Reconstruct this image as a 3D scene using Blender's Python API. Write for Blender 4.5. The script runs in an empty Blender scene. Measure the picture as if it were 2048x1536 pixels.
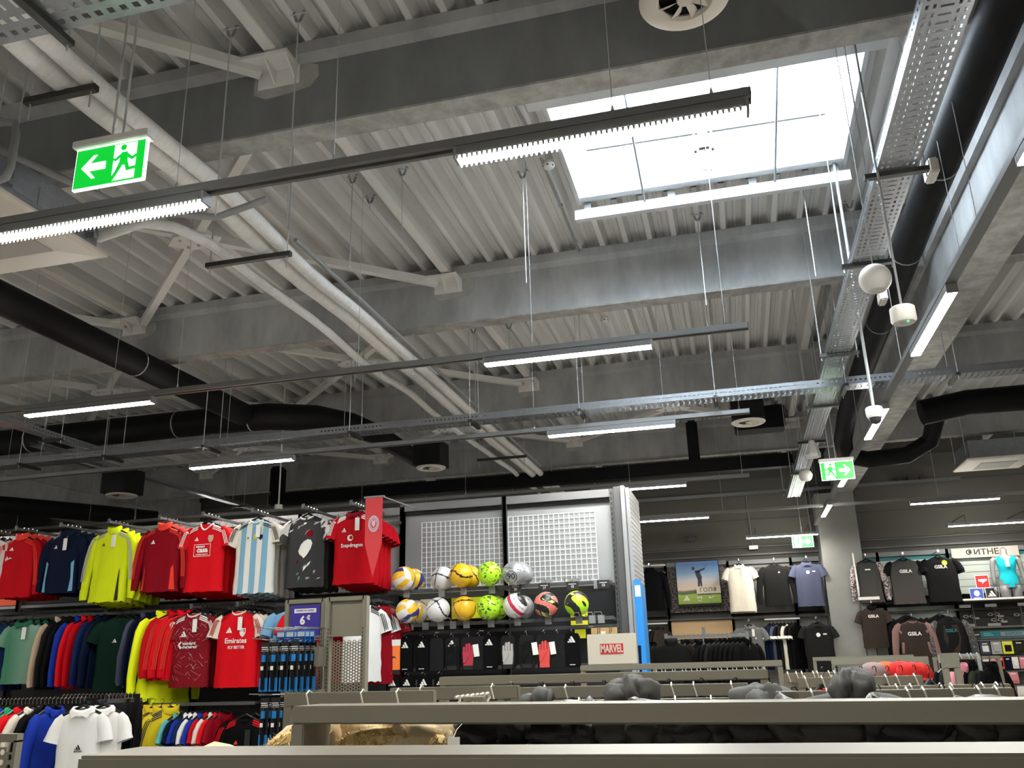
import bpy, bmesh, math, random
from mathutils import Vector, Matrix, noise
random.seed(7)
SC = bpy.context.scene
COL = SC.collection

# ------------------------------------------------------------------ camera
cam_data = bpy.data.cameras.new('camera')
cam_data.sensor_width = 36.0
cam_data.lens = 30.325
cam_data.clip_start = 0.05
cam = bpy.data.objects.new('camera', cam_data)
COL.objects.link(cam)
cam.matrix_world = Matrix(((0.968028, 0.101774, 0.229268, 0.000000), (0.249302, -0.289198, -0.924237, 0.000000), (-0.027759, 0.951844, -0.305324, 1.600000), (0, 0, 0, 1)))
SC.camera = cam

# ------------------------------------------------------------------ view, sky
SC.view_settings.view_transform = 'Standard'
SC.view_settings.look = 'None'
SC.view_settings.gamma = 1.0
SC.view_settings.use_curve_mapping = False
SC.view_settings.exposure = 1.6
world = bpy.data.worlds.new('sky')
SC.world = world
world.use_nodes = True
bg = world.node_tree.nodes['Background']
bg.inputs[0].default_value = (0.84, 0.93, 1.0, 1)
bg.inputs[1].default_value = 14.0
LAMP = 60.0          # radiance of the LED diffusers

# ------------------------------------------------------------------ materials
MATS = {}
def mat(name, rgb, rough=0.6, metal=0.0, noise_amt=0.0, noise_scale=8.0, bump=0.0, stretch=None, spec=0.5, emit=0.0, dark=None):
    if name in MATS: return MATS[name]
    m = bpy.data.materials.new(name); m.use_nodes = True
    nt = m.node_tree; b = nt.nodes['Principled BSDF']
    c = (rgb[0], rgb[1], rgb[2], 1)
    b.inputs['Base Color'].default_value = c
    b.inputs['Roughness'].default_value = rough
    b.inputs['Metallic'].default_value = metal
    b.inputs['Specular IOR Level'].default_value = spec
    if emit:
        b.inputs['Emission Color'].default_value = c
        b.inputs['Emission Strength'].default_value = emit
    if noise_amt or bump:
        tc = nt.nodes.new('ShaderNodeTexCoord'); mp = nt.nodes.new('ShaderNodeMapping')
        nt.links.new(tc.outputs['Object'], mp.inputs[0])
        if stretch: mp.inputs['Scale'].default_value = stretch
        n = nt.nodes.new('ShaderNodeTexNoise'); n.inputs['Scale'].default_value = noise_scale
        n.inputs['Detail'].default_value = 6; n.inputs['Roughness'].default_value = 0.65
        nt.links.new(mp.outputs[0], n.inputs['Vector'])
        if noise_amt:
            mx = nt.nodes.new('ShaderNodeMix'); mx.data_type = 'RGBA'
            d = dark or tuple(v * (1 - noise_amt) for v in rgb)
            l = tuple(min(1, v * (1 + noise_amt * 0.6)) for v in rgb)
            mx.inputs[6].default_value = (*d, 1); mx.inputs[7].default_value = (*l, 1)
            rp = nt.nodes.new('ShaderNodeMapRange')
            rp.inputs[1].default_value = 0.3; rp.inputs[2].default_value = 0.7
            nt.links.new(n.outputs[0], rp.inputs[0]); nt.links.new(rp.outputs[0], mx.inputs[0])
            nt.links.new(mx.outputs[2], b.inputs['Base Color'])
        if bump:
            bp = nt.nodes.new('ShaderNodeBump'); bp.inputs['Strength'].default_value = bump
            bp.inputs['Distance'].default_value = 0.02
            nt.links.new(n.outputs[0], bp.inputs['Height']); nt.links.new(bp.outputs[0], b.inputs['Normal'])
    MATS[name] = m
    return m
def srgb(r, g, b):
    f = lambda v: (v / 255 / 12.92) if v / 255 <= 0.04045 else ((v / 255 + 0.055) / 1.055) ** 2.4
    return (f(r), f(g), f(b))
def emitter(name, rgb, s):
    if name in MATS: return MATS[name]
    m = bpy.data.materials.new(name); m.use_nodes = True; nt = m.node_tree
    nt.nodes.remove(nt.nodes['Principled BSDF'])
    e = nt.nodes.new('ShaderNodeEmission'); e.inputs[0].default_value = (*rgb, 1); e.inputs[1].default_value = s
    nt.links.new(e.outputs[0], nt.nodes['Material Output'].inputs[0])
    MATS[name] = m
    return m
def glass(name, tint, gloss=0.08, rough=0.05):
    if name in MATS: return MATS[name]
    m = bpy.data.materials.new(name); m.use_nodes = True; nt = m.node_tree
    nt.nodes.remove(nt.nodes['Principled BSDF'])
    t = nt.nodes.new('ShaderNodeBsdfTransparent'); t.inputs[0].default_value = (*tint, 1)
    g = nt.nodes.new('ShaderNodeBsdfGlossy'); g.inputs['Roughness'].default_value = rough
    x = nt.nodes.new('ShaderNodeMixShader'); x.inputs[0].default_value = gloss
    nt.links.new(t.outputs[0], x.inputs[1]); nt.links.new(g.outputs[0], x.inputs[2])
    nt.links.new(x.outputs[0], nt.nodes['Material Output'].inputs[0])
    MATS[name] = m
    return m

CONCRETE = mat('concrete', (0.38, 0.385, 0.38), 0.9, noise_amt=0.35, noise_scale=2.2, bump=0.25, stretch=(1, 1, 0.35))
SHADECONC = mat('dark coated concrete', (0.20, 0.205, 0.208), 0.85, noise_amt=0.25, noise_scale=2.2, bump=0.2, stretch=(1, 1, 0.35))  # shade on the front beam webs is put into this darker colour
SOFFIT = mat('cast concrete soffit', (0.37, 0.36, 0.335), 0.9, noise_amt=0.4, noise_scale=6, bump=0.3)
DECK = mat('galvanised deck', (0.66, 0.655, 0.635), 0.5, 0.0, noise_amt=0.12, noise_scale=1.5, stretch=(4, .3, 1))
STEEL = mat('painted steel', (0.74, 0.725, 0.69), 0.5)
ROOFBOARD = mat('roof board', (0.10, 0.10, 0.10), 0.9)
GALV = mat('galvanised steel', (0.33, 0.345, 0.36), 0.30, 0.75, noise_amt=0.15, noise_scale=20)
ROD = mat('zinc rod', (0.50, 0.51, 0.51), 0.4, 0.2)
DARKMETAL = mat('dark metal', (0.06, 0.06, 0.055), 0.4, 0.6)
TRACK = mat('grey track', (0.20, 0.20, 0.198), 0.4, 0.3)
BLACKDUCT = mat('black insulation', (0.0055, 0.0055, 0.0062), 0.6, spec=0.15, noise_amt=0.4, noise_scale=6, bump=0.1)
FOIL = mat('white wrap', (0.80, 0.785, 0.75), 0.5, noise_amt=0.1, noise_scale=9, bump=0.6, stretch=(1, 4, 1))
WHITE = mat('white plastic', (0.72, 0.70, 0.66), 0.4)
CREAM = mat('cream plastic', (0.68, 0.62, 0.54), 0.45)
WALL = mat('dark grey wall panel', (0.070, 0.069, 0.060), 0.8, noise_amt=0.1, noise_scale=1.0)
TAUPE = mat('upper wall', (0.115, 0.108, 0.092), 0.85, noise_amt=0.15, noise_scale=0.8)
COLUMN = mat('painted column', (0.21, 0.21, 0.195), 0.8, noise_amt=0.12, noise_scale=2)
FLOOR = mat('floor tile', (0.30, 0.29, 0.27), 0.35, noise_amt=0.1, noise_scale=3)
RACK = mat('taupe rack paint', (0.19, 0.175, 0.13), 0.42)
FIXT = mat('fixture grey', (0.065, 0.065, 0.064), 0.45)
FIXTL = mat('fixture light grey', (0.26, 0.265, 0.265), 0.5, noise_amt=0.06, noise_scale=1.5)
CHROME = mat('chrome', (0.75, 0.74, 0.72), 0.18, 1.0)
BLACK = mat('black plastic', (0.006, 0.006, 0.006), 0.4, spec=.2)
LED = emitter('led diffuser', (1.0, 0.965, 0.89), LAMP)

# ------------------------------------------------------------------ mesh helpers
class MB:
    """collects simple shapes, then links them as one mesh object"""
    def __init__(s): s.v = []; s.f = []; s.m = []; s.k = 0
    def add(s, vs, fs):
        o = len(s.v); s.v += [tuple(p) for p in vs]
        for f in fs: s.f.append([o + i for i in f]); s.m.append(s.k)
        return s
    def box(s, x0, x1, y0, y1, z0, z1):
        return s.add([(x, y, z) for z in (z0, z1) for y in (y0, y1) for x in (x0, x1)],
                     [(0, 2, 3, 1), (4, 5, 7, 6), (0, 1, 5, 4), (2, 6, 7, 3), (0, 4, 6, 2), (1, 3, 7, 5)])
    def bar(s, a, b, w, h, up=(0, 0, 1)):
        a = Vector(a); b = Vector(b); d = (b - a).normalized(); u = Vector(up)
        sd = d.cross(u)
        if sd.length < 1e-4: sd = d.cross(Vector((0, 1, 0)))
        sd.normalize(); u = sd.cross(d)
        q = [(-1, -1), (1, -1), (1, 1), (-1, 1)]
        vs = [p + sd * (i * w / 2) + u * (j * h / 2) for p in (a, b) for i, j in q]
        return s.add(vs, [(3, 2, 1, 0), (4, 5, 6, 7)] + [(i, (i + 1) % 4, 4 + (i + 1) % 4, 4 + i) for i in range(4)])
    def tube(s, pts, r, n=8, cap=True, sx=1.0):
        pts = [Vector(p) for p in pts]; rs = r if isinstance(r, (list, tuple)) else [r] * len(pts)
        rings = []; prev = None
        for i, p in enumerate(pts):
            d = (pts[min(i + 1, len(pts) - 1)] - pts[max(i - 1, 0)]).normalized()
            if prev is None:
                u = d.orthogonal().normalized() if abs(d.z) > 0.99 else d.cross(Vector((0, 0, 1))).normalized()
            else:
                u = (prev - d * prev.dot(d)).normalized()
            prev = u; w = d.cross(u)
            rings.append([p + (u * math.cos(2 * math.pi * j / n) * sx + w * math.sin(2 * math.pi * j / n)) * rs[i] for j in range(n)])
        fs = []
        for i in range(len(pts) - 1):
            for j in range(n):
                fs.append((i * n + j, i * n + (j + 1) % n, (i + 1) * n + (j + 1) % n, (i + 1) * n + j))
        if cap: fs += [tuple(range(n - 1, -1, -1)), tuple((len(pts) - 1) * n + j for j in range(n))]
        return s.add([v for g in rings for v in g], fs)
    def lathe(s, prof, c=(0, 0, 0), n=24, axis='z'):
        vs = []
        for (r, h) in prof:
            for j in range(n):
                a = 2 * math.pi * j / n; x, y = r * math.cos(a), r * math.sin(a)
                p = (x, y, h) if axis == 'z' else ((x, h, y) if axis == 'y' else (h, x, y))
                vs.append((c[0] + p[0], c[1] + p[1], c[2] + p[2]))
        fs = [(i * n + j, i * n + (j + 1) % n, (i + 1) * n + (j + 1) % n, (i + 1) * n + j) for i in range(len(prof) - 1) for j in range(n)]
        return s.add(vs, fs)
    def prism(s, poly, y0, y1):
        """polygon in x,z extruded along y"""
        n = len(poly)
        vs = [(x, y0, z) for x, z in poly] + [(x, y1, z) for x, z in poly]
        return s.add(vs, [tuple(range(n)), tuple(range(2 * n - 1, n - 1, -1))] + [(i, n + i, n + (i + 1) % n, (i + 1) % n) for i in range(n)])
    def build(s, name, m, parent=None, loc=None, smooth=False, bevel=0.0, rot=None):
        me = bpy.data.meshes.new(name); me.from_pydata(s.v, [], s.f)
        for q in (m if isinstance(m, (list, tuple)) else [m]): me.materials.append(q)
        if any(s.m): me.polygons.foreach_set('material_index', s.m)
        bm = bmesh.new(); bm.from_mesh(me); bmesh.ops.recalc_face_normals(bm, faces=bm.faces)
        if bevel: bmesh.ops.bevel(bm, geom=bm.edges[:], offset=bevel, segments=2, affect='EDGES', clamp_overlap=True)
        bm.to_mesh(me); bm.free()
        if smooth:
            me.polygons.foreach_set('use_smooth', [True] * len(me.polygons))
            if smooth != 'all':
                me.set_sharp_from_angle(angle=0.7)
        return put(name, me, parent, loc, rot)
def put(name, me, parent=None, loc=None, rot=None):
    o = bpy.data.objects.new(name, me); COL.objects.link(o)
    if loc is not None: o.location = loc
    if rot is not None: o.rotation_euler = rot
    if parent is not None: o.parent = parent
    return o
def tag(o, label=None, cat=None, group=None, kind=None):
    if label: o['label'] = label
    if cat: o['category'] = cat
    if group: o['group'] = group
    if kind: o['kind'] = kind
    return o
def thing(name, label, cat, loc=(0, 0, 0), rz=0.0, group=None):
    o = bpy.data.objects.new(name, None); COL.objects.link(o)
    o.empty_display_size = 0.1
    o.location = loc; o.rotation_euler = (0, 0, rz)
    return tag(o, label, cat, group)
def dup(root, loc=None, rz=None, label=None, group=None):
    r = root.copy(); COL.objects.link(r)
    if loc is not None: r.location = loc
    if rz is not None: r.rotation_euler = (0, 0, rz)
    if label: r['label'] = label
    if group: r['group'] = group
    for ch in list(root.children):
        c = ch.copy(); COL.objects.link(c); c.parent = r
        for g in list(ch.children):
            d = g.copy(); COL.objects.link(d); d.parent = c
    return r
def text_mesh(s, size, extrude=0.0015, bold=0.0, sx=1.0, align='CENTER'):
    cu = bpy.data.curves.new('lettering', 'FONT'); cu.body = s; cu.size = size
    cu.extrude = extrude; cu.align_x = align; cu.align_y = 'CENTER'; cu.offset = bold; cu.resolution_u = 2
    o = bpy.data.objects.new('lettering', cu); COL.objects.link(o)
    dg = bpy.context.evaluated_depsgraph_get(); dg.update()
    me = bpy.data.meshes.new_from_object(o.evaluated_get(dg))
    bpy.data.objects.remove(o)
    for v in me.vertices: v.co.x *= sx
    return me
def lettering(s, size, m, parent, loc, rot=(math.pi / 2, 0, 0), bold=0.0, sx=1.0, name='lettering', ext=0.0015):
    me = text_mesh(s, size, ext, bold, sx); me.materials.clear(); me.materials.append(m)
    return put(name, me, parent, loc, rot)
def struct(name, mb, m, **k):
    o = mb.build(name, m, **k); o['kind'] = 'structure'; return o
PI = math.pi

# ------------------------------------------------------------------ room shell
YB, YF, XL, XR, ZD = 16.9, -7.0, -15.5, 9.5, 5.264
struct('floor', MB().box(XL, XR, YF, YB, -0.1, 0), FLOOR)
struct('wall_back', MB().box(XL, XR, YB, YB + 0.2, 0, ZD + 0.1), WALL)
struct('wall_left', MB().box(XL - 0.2, XL, YF, YB, 0, ZD + 0.1), WALL)
struct('wall_right', MB().box(XR, XR + 0.2, YF, YB, 0, ZD + 0.1), WALL)
struct('wall_front', MB().box(XL, XR, YF - 0.2, YF, 0, ZD + 0.1), TAUPE)
# upper wall lining and the joints of the sandwich panels
wb = bpy.data.objects['wall_back']
for i, (z0, z1) in enumerate(((3.52, 4.0), (4.02, 4.5), (4.52, 5.0))):
    MB().box(XL, 1.4, YB - 0.03, YB, z0, z1).build('panel', TAUPE, wb)
    MB().box(2.2, XR, YB - 0.03, YB, z0, z1).build('panel', TAUPE, wb)
for z in (3.5, 4.01, 4.51):
    MB().box(XL, XR, YB - 0.036, YB - 0.002, z - 0.012, z + 0.012).build('panel_joint', FIXT, wb)
struct('trim_1', MB().box(XL, XR, YB - 0.05, YB, 3.34, 3.37), FIXT)

# corrugated deck: pitch 0.2195 m, low ribs toward the room
PITCH, PH0, RH = 0.2195, -1.993, 0.10
SKX0, SKX1, SKY0, SKY1 = -0.975, 1.165, 4.26, 6.44
def deck(mb, x0, x1, y0, y1):
    k0 = math.floor((x0 - PH0) / PITCH) - 1; k1 = math.ceil((x1 - PH0) / PITCH) + 1
    prof = []
    for k in range(k0, k1):
        c = PH0 + k * PITCH
        prof += [(c - 0.022, 0), (c + 0.022, 0), (c + 0.052, RH), (c + 0.092, RH), (c + 0.100, RH - 0.012), (c + 0.119, RH - 0.012), (c + 0.127, RH), (c + 0.1675, RH)]
    pr = [p for p in prof if x0 <= p[0] <= x1]
    vs = [(x, y, ZD + z) for y in (y0, y1) for x, z in pr]; n = len(pr)
    mb.add(vs, [(i, i + 1, n + i + 1, n + i) for i in range(n - 1)])
mb = MB()
XA, XB = PH0 + 4 * PITCH + .127, PH0 + 14 * PITCH + .092     # sheet joints beside the skylight
deck(mb, XL, XA + .001, YF, YB); deck(mb, XB - .001, XR, YF, YB)
deck(mb, XA - .001, XB + .001, YF, 4.19); deck(mb, XA - .001, XB + .001, SKY1 + 0.02, YB)
struct('ceiling', mb, DECK)
rb = MB(); z0, z1 = ZD + RH + 0.003, ZD + RH + 0.2
rb.box(XL, SKX0, YF, YB, z0, z1).box(SKX1, XR, YF, YB, z0, z1).box(SKX0, SKX1, YF, SKY0, z0, z1).box(SKX0, SKX1, SKY1, YB, z0, z1)
rb.build('roof_board', ROOFBOARD, bpy.data.objects['ceiling'])

# ------------------------------------------------------------------ skylight
SKW = mat('white curb', (0.56, 0.58, 0.59), 0.5)
sk = thing('skylight', 'large square roof skylight with white curb and bright glazing', 'skylight', (0.1, 5.35, ZD))
def loc(mb, c):   # shift world coordinates to the thing's own frame
    mb.v = [(x - c[0], y - c[1], z - c[2]) for x, y, z in mb.v]; return mb
skc = (0.1, 5.35, ZD); ZT = ZD + 0.62
loc(MB().box(SKX0 - 0.0, SKX1, SKY1 - 0.03, SKY1, ZD + 0.0, ZT), skc).build('curb_wall', SKW, sk)
loc(MB().box(SKX0, SKX1, SKY0, SKY0 + 0.03, ZD + 0.0, ZT), skc).build('curb_wall', SKW, sk)
loc(MB().box(SKX0, SKX0 + 0.03, SKY0, SKY1, ZD - 0.02, ZT), skc).build('curb_wall', SKW, sk)
loc(MB().box(SKX1 - 0.03, SKX1, SKY0, SKY1, ZD - 0.02, ZT), skc).build('curb_wall', SKW, sk)
loc(MB().box(SKX0 - 0.1, SKX1 + 0.1, 4.2, 5.03, ZD - 0.035, ZD - 0.015), skc).build('soffit_sheet', SKW, sk)
loc(MB().box(SKX0 + 0.0, SKX1, SKY1 - 0.10, SKY1 - 0.03, ZD - 0.01, ZD + 0.03), skc).build('bottom_ledge', SKW, sk)
loc(MB().box(-1.01, 1.19, SKY1 + 0.0, SKY1 + 0.06, ZD - 0.15, ZD - 0.06), skc).build('trimmer_channel', SKW, sk)
for x in (-0.9, -0.2, 0.45, 1.08):
    loc(MB().box(x - 0.03, x + 0.03, SKY1 + 0.01, SKY1 + 0.05, ZD - 0.06, ZD + 0.0), skc).build('post', SKW, sk)
for k in range(3):
    x = SKX0 + 0.03 + k * 0.695
    loc(MB().box(x, x + 0.685, SKY0, SKY1, ZT - 0.02, ZT), skc).build('pane', glass('skylight pane', (0.96, 0.98, 1.0), 0.03), sk)
for x in (SKX0 + 0.72, SKX0 + 1.415):
    loc(MB().box(x - 0.015, x + 0.015, SKY0, SKY1, ZT - 0.05, ZT + 0.02), skc).build('glazing_bar', SKW, sk)
loc(MB().tube([(-0.826, 6.034, 5.5), (1.012, 6.076, 5.5)], 0.009, 6), skc).build('opening_rod', DARKMETAL, sk)
ax, ay, az = (0.093, 6.009, 5.45)
loc(MB().box(ax - .04, ax + .04, ay - .02, ay + .02, az - .12, az + .12).box(ax - .075, ax - .055, ay - .02, ay + .02, az - .14, az + .12).box(ax + .055, ax + .075, ay - .02, ay + .02, az - .14, az + .12), skc).build('actuator', FIXT, sk)
loc(MB().tube([(ax, ay, az - .12), (ax + .02, ay, az - .22), (ax - .03, ay, az - .30), (ax + .04, ay, az - .32), (ax + .01, ay, az - .2)], .006, 5), skc).build('wire_loop', FIXT, sk)
for (x, y0, y1) in ((-0.42, 4.5, 6.46), (0.62, 4.45, 6.46)):
    loc(MB().tube([(x, y0, ZD + 0.25), (x, y1, ZD - 0.07)], 0.010, 6), skc).build('chain', FIXTL, sk)

# ------------------------------------------------------------------ concrete beams and girders
for i, (y, w) in enumerate(((0.74, 'above and behind the nearest track'), (4.04, 'nearest the camera, above the long bright lamp track'), (7.34, 'second from the camera, past the skylight'), (10.73, 'third from the camera, behind the white pipes'), (14.08, 'fourth and farthest, close to the back wall'))):
    t = thing('concrete_beam', 'grey precast concrete roof beam ' + w, 'beam', (0, y, 4.696), group='precast roof beams')
    for (x0, x1) in ((-11.39, 1.81), (2.23, XR)):
        loc(MB().box(x0, x1, y, y + 0.158, 4.696, ZD - 0.10), (0, y, 4.696)).build('web', CONCRETE if i > 1 else SHADECONC, t)
        m = MB(); pr = [(y - 0.06, ZD - 0.085), (y, ZD - 0.12), (y + 0.158, ZD - 0.12), (y + 0.218, ZD - 0.085), (y + 0.218, ZD - 0.001), (y - 0.06, ZD - 0.001)]
        n = len(pr)
        m.add([(x, a - y, b - 4.696) for x in (x0, x1) for a, b in pr], [tuple(range(n)), tuple(range(2 * n - 1, n - 1, -1))] + [(q, n + q, n + (q + 1) % n, (q + 1) % n) for q in range(n)])
        m.build('top_flange', CONCRETE, t)
        loc(MB().box(x0, x1, y - 0.004, y + 0.162, 4.690, 4.705), (0, y, 4.696)).build('bottom_face', SOFFIT, t)
        if i == 1 and x0 < 0: loc(MB().box(x0, 1.85, y + 0.20, y + 0.24, ZD - 0.5, ZD - 0.46), (0, y, 4.696)).build('edge_strip', STEEL, t)
def girder(x0, x1, label):
    t = thing('concrete_girder', label, 'beam', (x0, 5, 4.32), group='girders along the hall')
    c = (x0, 5, 4.32)
    loc(MB().box(x0 + 0.0, x1 - 0.0, YF + .01, YB - .06, 4.32, ZD - 0.02), c).build('web', CONCRETE, t)
    loc(MB().box(x0 - 0.05, x1 + 0.05, YF + .01, YB - .06, 4.75, ZD - 0.12), c).build('side_flange', CONCRETE, t)
    loc(MB().box(x0 + 0.002, x1 - 0.002, YF + .01, YB - .06, 4.314, 4.33), c).build('bottom_face', SOFFIT, t)
girder(1.87, 2.17, 'long deep concrete girder over the side lamp row, right of the cable tray')
girder(-12.05, -11.45, 'long deep brownish concrete girder at the far left edge')

# column and pilaster at the back wall
t = thing('wall_column', 'square grey painted column by the back wall between golf and swim displays', 'column', (1.85, 16.5, 0))
loc(MB().box(1.5, 2.16, 16.3, 16.9, 0, 4.31), (1.85, 16.5, 0)).build('shaft', COLUMN, t)
loc(MB().box(1.49, 2.17, 16.29, 16.9, 0, 0.1), (1.85, 16.5, 0)).build('base', FIXT, t)

# ------------------------------------------------------------------ steel joists, bracing, gussets
JX = (-9.46, -5.94, -2.42, 1.1, 4.62)
BY = (0.74, 4.04, 7.34, 10.73, 14.08, 17.3)
JN = ('nearest bay', 'skylight bay', 'third bay', 'fourth bay', 'farthest bay')
def xname(x): return {-9.46: 'far left', -5.94: 'left', -2.42: 'middle', 1.1: 'right', 4.62: 'far right'}[x]
for bi in range(4 + 1):
    ya, yb = BY[bi] + 0.158, min(BY[bi + 1], YB)
    for x in JX:
        if x == 1.1 and bi == 1: continue
        t = tag(MB().bar((0, ya - yb + 0.0, 0), (0, 0, 0), 0.085, 0.09).build('steel_joist', STEEL, None, (x, yb, ZD - 0.047), bevel=0.006),
                'pale steel joist along the deck on the %s gusset line, %s' % (xname(x), JN[bi]), 'joist', 'steel roof joists')
for bi in range(0, 4):
    for xi in range(len(JX) - 1):
        xa, xb = JX[xi], JX[xi + 1]
        if bi < 3 and xi not in (0, 1): continue
        if bi == 3 and xi == 3: continue
        ya, yb = BY[bi] + 0.2, BY[bi + 1] - 0.04
        cx, cy, z = (xa + xb) / 2, (ya + yb) / 2, ZD - 0.14
        t = thing('roof_brace', 'X shaped pale steel bracing between %s and %s gussets under deck, %s' % (xname(xa), xname(xb), JN[bi]), 'brace', (cx, cy, z), group='roof cross bracing')
        hx, hy = (xb - xa) / 2 - 0.12, (yb - ya) / 2
        for sx in (-1, 1):
            for sy in (-1, 1):
                MB().bar((0.1 * sx, 0.09 * sy, 0), (hx * sx, hy * sy, 0), 0.07, 0.07).build('brace_arm', STEEL, t)
        m = MB(); pl = [(-0.26, 0), (-0.12, 0.13), (0.12, 0.13), (0.26, 0), (0.12, -0.13), (-0.12, -0.13)]
        m.add([(a, b, c) for c in (-0.052, -0.04) for a, b in pl], [tuple(range(6)), tuple(range(11, 5, -1))] + [(q, 6 + q, 6 + (q + 1) % 6, (q + 1) % 6) for q in range(6)])
        m.build('gusset_plate', STEEL, t)
        for a, b in ((-0.1, 0.06), (0.0, 0.06), (-0.1, -0.06), (0.0, -0.06), (0.1, 0.06), (0.1, -0.06)):
            MB().lathe([(0, -0.066), (0.014, -0.066), (0.014, -0.05), (0, -0.05)], (a, b, 0), 6).build('bolt', ROD, t)
PLAST = mat('grout pad', (0.40, 0.39, 0.36), 0.9, noise_amt=0.2, noise_scale=7)
for bi in (1, 2, 3, 4):
    for x in JX[:4]:
        y = BY[bi]
        if x == 1.1 and bi < 4: continue
        t = thing('gusset_bracket', 'pale steel seat bracket on beam face at %s joist, beam %s from the camera' % (xname(x), ('nearest', 'second', 'third', 'fourth')[bi - 1]), 'bracket', (x, y, ZD - 0.12), group='joist seat brackets')
        MB().box(-0.15, 0.13, -0.012, -0.0, -0.13, 0.02).build('back_plate', STEEL, t)
        MB().box(-0.2, 0.12, -0.16, 0.0, -0.012, 0.012).build('seat_plate', STEEL, t)
        for sx in (-0.04, 0.1):
            m = MB(); m.add([(sx, -0.15, -0.012), (sx, -0.012, -0.012), (sx, -0.012, -0.11), (sx + 0.01, -0.15, -0.012), (sx + 0.01, -0.012, -0.012), (sx + 0.01, -0.012, -0.11)],
                            [(0, 1, 2), (5, 4, 3), (0, 3, 4, 1), (1, 4, 5, 2), (2, 5, 3, 0)]); m.build('stiffener', STEEL, t)
        m = MB(); pr = [(-0.18, -0.16), (-0.10, -0.2), (0.05, -0.19), (0.2, -0.17), (0.26, -0.1), (0.25, -0.02), (0.18, 0.0), (-0.18, 0.0)]
        n = len(pr); m.add([(a, yy, b) for yy in (-0.006, 0.01) for a, b in pr], [tuple(range(n)), tuple(range(2 * n - 1, n - 1, -1))] + [(q, n + q, n + (q + 1) % n, (q + 1) % n) for q in range(n)])
        m.build('grout_pad', PLAST, t)

# ------------------------------------------------------------------ linear lamp tracks
ZT0 = 3.70
T1 = 3.07
ROWL = {}
def cable(mb, x, y, z0, z1, r=0.0022): mb.tube([(x, y, z0), (x, y, z1)], r, 5)
def lamp(x0, y, z, ln, label, ang=0.0):
    t = thing('linear_led_lamp', label, 'lamp', (x0, y, z), ang, 'linear LED lamps')
    MB().box(0, ln, -0.032, 0.032, -0.056, -0.0105).build('housing', TRACK, t)
    MB().box(0.006, ln - 0.006, -0.030, 0.030, -0.066, -0.056).build('diffuser', LED, t)
    for a in (0.0, ln): MB().box(a - 0.006, a + 0.006, -0.033, 0.033, -0.068, -0.0105).build('end_cap', FIXTL, t)
    if y == T1 and not ang:
        m = MB()
        for k in range(int(ln / .022)):
            for s in (-.034, .034): m.add([(k * .022 + .004, s, -.056), (k * .022 + .018, s, -.056), (k * .022 + .014, s, -.076), (k * .022 + .008, s, -.076)], [(0, 1, 2, 3)])
        q = m.build('grille_teeth', FIXTL, t); q['kind'] = 'stuff'
    return t
def track(name_lbl, x0, x1, y, z, hang, zt=ZD):
    t = thing('lamp_track', name_lbl, 'track', (x1, y, z), 0, 'suspended lamp tracks')
    m = MB(); pr = [(-0.034, 0.03), (0.034, 0.03), (0.034, -0.008), (0.014, -0.008), (0.014, 0.006), (-0.014, 0.006), (-0.014, -0.008), (-0.034, -0.008)]
    n = len(pr); m.add([(x - x1, a, b) for x in (x0, x1) for a, b in pr], [(q, n + q, n + (q + 1) % n, (q + 1) % n) for q in range(n)] + [(4, 5, 6, 7), (0, 1, 2, 3)][:0])
    m.box(-0.004, 0.0, -0.034, 0.034, -0.008, 0.03)
    m.build('rail', TRACK, t)
    for hx in hang:
        c = MB(); cable(c, hx - x1, 0, 0.05, zt - z); c.build('suspension_cable', ROD, t)
        MB().lathe([(0, 0.03), (0.012, 0.03), (0.008, 0.055), (0.004, 0.075), (0, 0.075)], (hx - x1, 0, 0), 8).build('cable_grip', CHROME, t)
    return t
T1, T2, T3, T4, T5, T6 = 3.07, 5.68, 7.90, 10.95, 13.8, 15.9
track('grey lamp track crossing the picture highest, nearest the camera', -9.4, 0.25, T1, ZT0, (-2.35, -1.55, -0.30, 0.10, -4.2))
track('grey lamp track second from the camera, in front of the second beam', -9.4, 0.25, T2, ZT0, (-5.65, -4.75, -4.15, -2.6, -1.25, 0.1))
track('grey lamp track third from the camera, under the crossing cable tray', -9.4, 0.27, T3, ZT0, (-7.9, -6.6, -5.1, -3.75, -1.75, -0.5, 0.18))
track('grey lamp track running along just above the jersey display', -13.3, 0.28, T4, ZT0, (-10.6, -9.3, -8.5, -4.9, -3.4, -1.2, 0.2))
track('grey lamp track across the back right, behind the ball display', -12.5, 8.5, T5, ZT0, (-11.0, -8.0, -5.0, -2.0, -0.1, 1.2, 3.0, 4.6, 6.4))
ORD = {T1: 'nearest', T2: 'second', T3: 'third', T4: 'fourth'}
def lrow(xs, y, z=ZT0, lens=1.205):
    for i, (x, lab) in enumerate(xs): lamp(x, y, z, lens, lab)
lrow([(-0.975, 'long bright LED lamp with serrated grille under the skylight'), (-3.39, 'bright LED lamp cut by the left edge, below left exit sign')], T1)
lrow([(-1.607, 'LED lamp on the second track, right one in front of the second beam'), (-5.56, 'LED lamp on the second track, left one in front of the black duct'), ], T2)
lrow([(-1.615, 'LED lamp on the third track, right one under the crossing tray'), (-5.51, 'LED lamp on the third track, left one over the jersey wall')], T3)
lrow([(-1.70, 'LED lamp showing above the end post of the ball display')], T4)
lrow([(-5.5, 'LED lamp on the back track hidden behind the jersey wall'), (-9.4, 'LED lamp on the back track at the far left'), (-1.53, 'LED lamp on the back track right of the ball display end'), (2.6, 'LED lamp on the back track over the swimwear'), (6.2, 'LED lamp on the back track past the right edge')], T5)  # unseen lamps at far left, behind jerseys and past right edge added for light
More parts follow.
